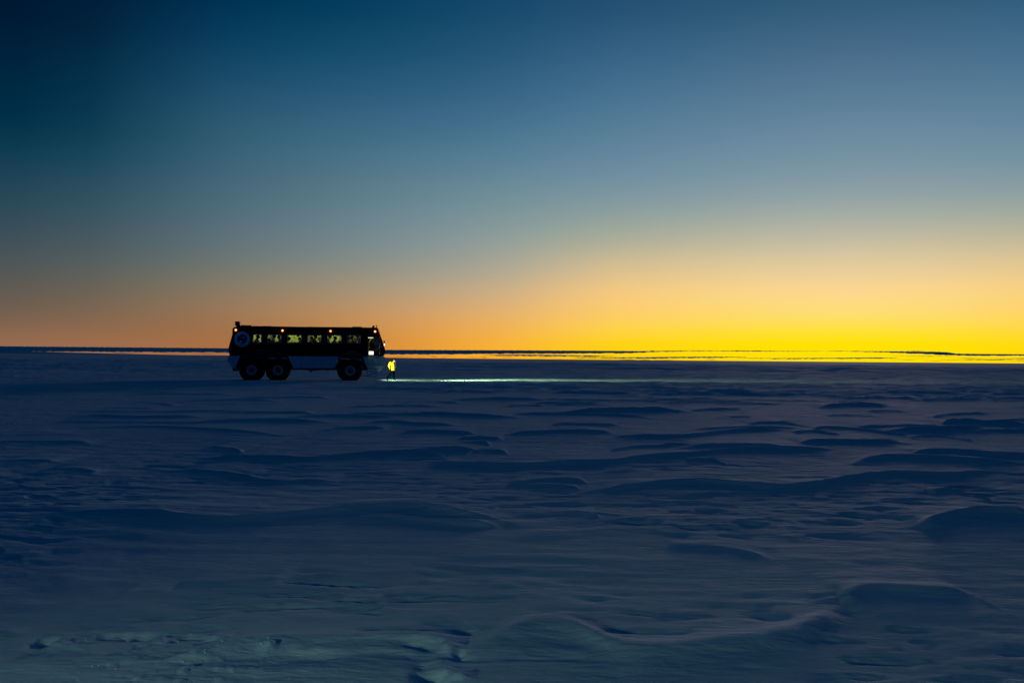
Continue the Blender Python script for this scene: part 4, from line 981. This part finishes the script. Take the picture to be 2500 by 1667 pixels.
# ------------------------------------------------------------------ passengers
def seated(hands=True, lean=0.0, armup=False):
    l = lean
    J = dict(pelvis=V(0, 0, .55), belly=V(.0+l*.3, 0, .72), chest=V(.0+l*.8, 0, .95), neck=V(.03+l*1.1, 0, 1.13), skull=V(.06+l*1.25, 0, 1.24))
    rad = dict(pelvis=.15, belly=.15, chest=.17, neck=.07, skull=.07)
    bones = [('pelvis', 'belly', 1), ('belly', 'chest', 1), ('chest', 'neck', 1), ('neck', 'skull', 0)]
    for s, y in (('L', -1), ('R', 1)):
        J['sh'+s] = V(l*.9, .19*y, 1.02); J['el'+s] = V(.10+l, .26*y, .76); J['wrist'+s] = V(.32+l*.6, .16*y, .66); J['hand'+s] = V(.40+l*.6, .12*y, .64)
        if armup and s == 'R': J['elR'] = V(.22, .26, 1.02); J['wristR'] = V(.42, .2, 1.16); J['handR'] = V(.50, .18, 1.20)
        rad['sh'+s] = .085; rad['el'+s] = .065; rad['wrist'+s] = .045; rad['hand'+s] = .042
        J['hip'+s] = V(.05, .11*y, .55); J['knee'+s] = V(.44, .13*y, .56); J['ank'+s] = V(.46, .13*y, .12); J['toe'+s] = V(.62, .14*y, .06)
        rad['hip'+s] = .10; rad['knee'+s] = .075; rad['ank'+s] = .055; rad['toe'+s] = .045
        bones += [('chest', 'sh'+s, 1), ('sh'+s, 'el'+s, 1), ('el'+s, 'wrist'+s, 1), ('wrist'+s, 'hand'+s, 0), ('pelvis', 'hip'+s, 2), ('hip'+s, 'knee'+s, 2), ('knee'+s, 'ank'+s, 2), ('ank'+s, 'toe'+s, 2)]
    return J, rad, bones, (J['skull']+V(.02, 0, .03), .115)
protos = {}
for key, lean, up in (('up', 0, False), ('lean', .22, False), ('reach', .05, True)):
    J, rad, bones, head = seated(lean=lean, armup=up)
    protos[key] = person('person_body', J, rad, bones, .022, head, hat=True, mats=[M['skin'], M['bluej'], M['dark']])
# (photo px of head centre, depth y, pose, jacket, yaw deg, scale, label)
PAX = [
 (629.5,822.5,.42,'up','bluej',20,1.12,'dark silhouette of a person filling the small rearmost bus window'),
 (657,831,.75,'lean','bluej',0,.95,'person bent low at the left of the second bus window'),
 (669,822.5,.55,'up','dark',-15,1.05,'tall dark passenger in the middle of the second bus window'),
 (681.5,823,.40,'up','bluej',180,1.0,'dark passenger at the right edge of the second bus window'),
 (704.5,827,.42,'lean','dark',10,1.1,'broad shouldered passenger leaning at the left of the third bus window'),
 (731,828,.45,'up','bluej',170,.9,'slim passenger at the right edge of the third bus window'),
 (760.5,826,.95,'up','olive',0,.92,'small dark head at the left of the fourth bus window'),
 (770,822.5,.42,'up','dark',25,1.1,'tall dark passenger in the middle of the fourth bus window'),
 (779.5,827.5,1.6,'up','yellow',180,1.0,'passenger in a yellow jacket at the right of the fourth bus window'),
 (805,823,1.5,'lean','yellow',10,1.05,'passenger in a bright yellow jacket at the left of the fifth bus window'),
 (818.5,825.5,.45,'up','olive',0,1.0,'dark passenger in the middle of the fifth bus window'),
 (829,835,.5,'lean','bluej',180,.85,'low dark head in the right corner of the fifth bus window'),
 (850.5,826,.5,'up','dark',0,.95,'dark passenger at the left of the sixth bus window'),
 (858.5,825,1.1,'up','olive',170,1.0,'passenger in an olive jacket near the middle of the sixth bus window'),
 (873.5,822,1.5,'reach','yellow',180,1.05,'passenger in yellow reaching out an arm in the sixth bus window'),
]
cache = {}
bus_mat = Matrix.Translation(BUS_P) @ Matrix.Rotation(BUS_YAW, 4, 'Z')
for px, py, y, pose, jk, yaw, sc, label in PAX:
    bmesh_, hatm = protos[pose]
    if (pose, jk) not in cache:
        m2 = bmesh_.copy(); m2.materials.clear()
        for m in (M['skin'], M[jk], M['dark']): m2.materials.append(m)
        h2 = hatm.copy(); h2.materials.clear(); h2.materials.append(M['dark'] if jk != 'yellow' else M['olive'])
        cache[(pose, jk)] = (m2, h2)
    m2, h2 = cache[(pose, jk)]
    hx, hz = B(px, py, y)
    hl_ = {'up': V(.08, 0, 1.27), 'lean': V(.355, 0, 1.27), 'reach': V(.14, 0, 1.27)}[pose]*sc
    off = Matrix.Rotation(R(yaw), 3, 'Z') @ hl_
    loc = Vector((hx-off.x, y-off.y, hz-off.z))
    t = empty('person', tuple(bus_mat @ loc), BUS_YAW+R(yaw)); t.scale = (sc, sc, sc)
    tag(t, label, 'person', 'passengers sitting inside the bus')
    o = bpy.data.objects.new('body', m2); COL.objects.link(o); o.parent = t
    o = bpy.data.objects.new('hat', h2); COL.objects.link(o); o.parent = t

# the figure in the doorway, bent forward with back to the sill
J = dict(pelvis=V(-.02, 0, .80), belly=V(-.02, 0, .97), chest=V(-.10, 0, 1.15), neck=V(-.22, 0, 1.24), skull=V(-.30, 0, 1.27))
rad = dict(pelvis=.16, belly=.17, chest=.19, neck=.09, skull=.08)
bones = [('pelvis', 'belly', 1), ('belly', 'chest', 1), ('chest', 'neck', 1), ('neck', 'skull', 0)]
for s, y in (('L', -1), ('R', 1)):
    J['sh'+s] = V(-.10, .20*y, 1.18); J['el'+s] = V(-.22, .26*y, .92); J['wrist'+s] = V(-.30, .22*y, .72); J['hand'+s] = V(-.33, .2*y, .65)
    J['hip'+s] = V(0, .1*y, .78); J['knee'+s] = V(-.05, .12*y, .42); J['ank'+s] = V(.02, .12*y, .08); J['toe'+s] = V(-.14, .13*y, .04)
    for n, r in (('sh', .09), ('el', .07), ('wrist', .045), ('hand', .042), ('hip', .11), ('knee', .08), ('ank', .06), ('toe', .045)): rad[n+s] = r
    bones += [('chest', 'sh'+s, 1), ('sh'+s, 'el'+s, 1), ('el'+s, 'wrist'+s, 1), ('wrist'+s, 'hand'+s, 0), ('pelvis', 'hip'+s, 2), ('hip'+s, 'knee'+s, 2), ('knee'+s, 'ank'+s, 2), ('ank'+s, 'toe'+s, 2)]
fb, hb = person('person_body', J, rad, bones, .018, (V(-.30, 0, 1.30), .12), hat=True, face_dir=V(-1, 0, -.5), mats=[M['skin'], M['yellow'], M['dark']])
dx, dz = B(907.5, 866, .7)
t = empty('person', tuple(bus_mat @ V(dx, .75, fz-.01)), BUS_YAW)
tag(t, 'stooping person in yellow standing inside the open bus doorway', 'person')
link_mesh('body', fb, [], t); hb.materials.append(M['dark']); o = bpy.data.objects.new('hat', hb); COL.objects.link(o); o.parent = t
# backpack and bib of the same person
bm = bmesh.new(); add_prism(bm, [(-.22, .78), (-.02, .80), (.06, 1.02), (.02, 1.26), (-.16, 1.34), (-.36, 1.30), (-.34, 1.1), (-.24, .95)], -.28, -.12)
bmesh.ops.bevel(bm, geom=list(bm.edges), offset=.05, segments=3, affect='EDGES')
bpk = obj('dark_vest', bm, M['dark'], t, True)

# ------------------------------------------------------------------ the walker
WY = 1.25
def Wp(px, py, y=0.0):
    X, Z = B(px, py, WY); return V(X, y, Z)
base = Wp(957, 927.6); bx = base.x; bz = base.z
def Q(px, py, y=0.0):
    v = Wp(px, py, y); return V(v.x-bx, y, v.z-bz+.02)
J = dict(pelvis=Q(957.5, 903), belly=Q(957.6, 897), chest=Q(956.6, 889), neck=Q(960.2, 883.4), skull=Q(962.6, 880.4))
rad = dict(pelvis=.145, belly=.16, chest=.185, neck=.08, skull=.075)
bones = [('pelvis', 'belly', 1), ('belly', 'chest', 1), ('chest', 'neck', 1), ('neck', 'skull', 0)]
J.update(shL=Q(952.4, 885.4, -.20), elL=Q(948.6, 893.2, -.30), wristL=Q(951.2, 900, -.24), handL=Q(952.6, 902.8, -.20),
         shR=Q(960.0, 886.0, .18), elR=Q(964.0, 893.4, .24), wristR=Q(964.8, 899.4, .12), handR=Q(965.2, 902.2, .08),
         hipL=Q(956.2, 904, -.09), kneeL=Q(951.0, 914.4, -.11), ankL=Q(943.6, 924.6, -.12), toeL=Q(946.2, 927.2, -.13),
         hipR=Q(959.8, 904, .09), kneeR=Q(962.4, 914.6, .10), ankR=Q(961.8, 925, .10), toeR=Q(965.4, 927.0, .10))
for s in 'LR':
    for n, r in (('sh', .10), ('el', .082), ('wrist', .055), ('hand', .045), ('hip', .11), ('knee', .082), ('ank', .07), ('toe', .05)): rad[n+s] = r
    bones += [('chest', 'sh'+s, 1), ('sh'+s, 'el'+s, 1), ('el'+s, 'wrist'+s, 1), ('wrist'+s, 'hand'+s, 3), ('pelvis', 'hip'+s, 2), ('hip'+s, 'knee'+s, 2), ('knee'+s, 'ank'+s, 2), ('ank'+s, 'toe'+s, 3)]
hc = Q(963.0, 880.0)
fb, hb = person('person_body', J, rad, bones, .013, (hc, .115), hat=True, face_dir=V(.75, -.45, -.55), mats=[M['skin'], M['yellow'], M['green'], M['dark']])
t = empty('person', tuple(bus_mat @ V(bx, WY, 0)), BUS_YAW)
tag(t, 'person in a yellow jacket and black hat walking bent forward in the headlight beam', 'person')
link_mesh('body', fb, [], t); hb.materials.append(M['dark']); o = bpy.data.objects.new('hat', hb); COL.objects.link(o); o.parent = t
# jacket: loose shell with flared hem, hood and pocket
bm = bmesh.new(); rings = []
path = [(Q(957.8, 904.4), .205, .21), (Q(957.6, 899), .215, .215), (Q(957.0, 893), .225, .225), (Q(956.6, 888), .215, .24), (Q(957.4, 884.6), .15, .19), (Q(960.0, 882.6), .10, .11)]
for p, rx, ry in path:
    rings.append([bm.verts.new(p+V(rx*math.cos(2*PI*k/24)*(1+.04*math.sin(5*k+p.z*20)), ry*math.sin(2*PI*k/24), .012*math.sin(k*1.7))) for k in range(24)])
for a, b in zip(rings, rings[1:]):
    for k in range(24): bm.faces.new((a[k], a[(k+1) % 24], b[(k+1) % 24], b[k]))
jk = obj('jacket', bm, M['yellow'], t, True)
bm = bmesh.new(); add_tube(bm, [Q(953.6, 882.0), Q(956.6, 880.6), Q(959.4, 881.2)], [.05, .085, .07], 12); obj('hood', bm, M['dark'], t, True)
bm = bmesh.new(); add_tube(bm, [Q(965.6, 882.6, -.03), Q(965.8, 886, -.06), Q(964.8, 890, -.08), Q(963.6, 892.4, -.10)], [.05, .055, .045, .02], 10); obj('scarf', bm, M['dark'], t, True)
bm = bmesh.new(); add_tube(bm, [Q(954.0, 882.6, -.18), Q(953.6, 888, -.235), Q(952.6, 895, -.235), Q(954.5, 900, -.21)], [.02, .024, .024, .02], 6); obj('strap', bm, M['dark'], t, True)

# ------------------------------------------------------------------ loose snow: crumbs near the feet, in the beam and round the boot holes
def crumbs():
    bm = bmesh.new(); rng = random.Random(3)
    def one(p, r):
        ret = bmesh.ops.create_icosphere(bm, subdivisions=1, radius=r, matrix=Matrix.Translation(p) @ Matrix.Diagonal((1, 1, .7, 1)))
        for v in ret['verts']: v.co += Vector((rng.uniform(-1, 1), rng.uniform(-1, 1), rng.uniform(-1, 1)))*r*.25
    for k in range(260):
        u = nx+rng.uniform(-1.5, 40)**1.0; y = rng.gauss(.3, 1.1)
        one(bus_mat @ V(u, y, .01), rng.uniform(.02, .07))
    for k in range(60):
        one(bus_mat @ V(nx+rng.gauss(1.4, .5), rng.gauss(-.3, .4), .015), rng.uniform(.02, .06))
    dgr = bpy.context.evaluated_depsgraph_get()
    for k in range(24):
        c_ = rng.choice([(1080,1620),(660,1588),(150,1575),(380,1565),(500,1562),(330,1625),(440,1610),(250,1640),(560,1600)])
        g_ = ground(c_[0]+rng.gauss(0, 45), c_[1]+rng.gauss(0, 12))
        hit, loc, nrm, _ = GROUND.ray_cast((g_.x, g_.y, 3), (0, 0, -1))
        if hit: one(loc, rng.uniform(.003, .010))
    o = obj('snow_crumbs', bm, M['snow'], None, True)
    tag(o, 'loose crumbs of snow scattered over the snow', 'snow', None, 'stuff')
crumbs()

# ------------------------------------------------------------------ lamp of the photographer's own vehicle, behind and to the left
ld = bpy.data.lights.new('vehicle_lamp', 'SPOT'); ld.energy = 270; ld.color = (.86, 1.0, .72); ld.spot_size = R(76); ld.spot_blend = 1.0; ld.shadow_soft_size = .12
lo = bpy.data.objects.new('vehicle_lamp', ld); COL.objects.link(lo); lo.location = (-3.7, .3, 1.15)
dr = (Vector((-1.2, 4.1, 0))-lo.location).normalized(); lo.rotation_euler = dr.to_track_quat('-Z', 'Y').to_euler()
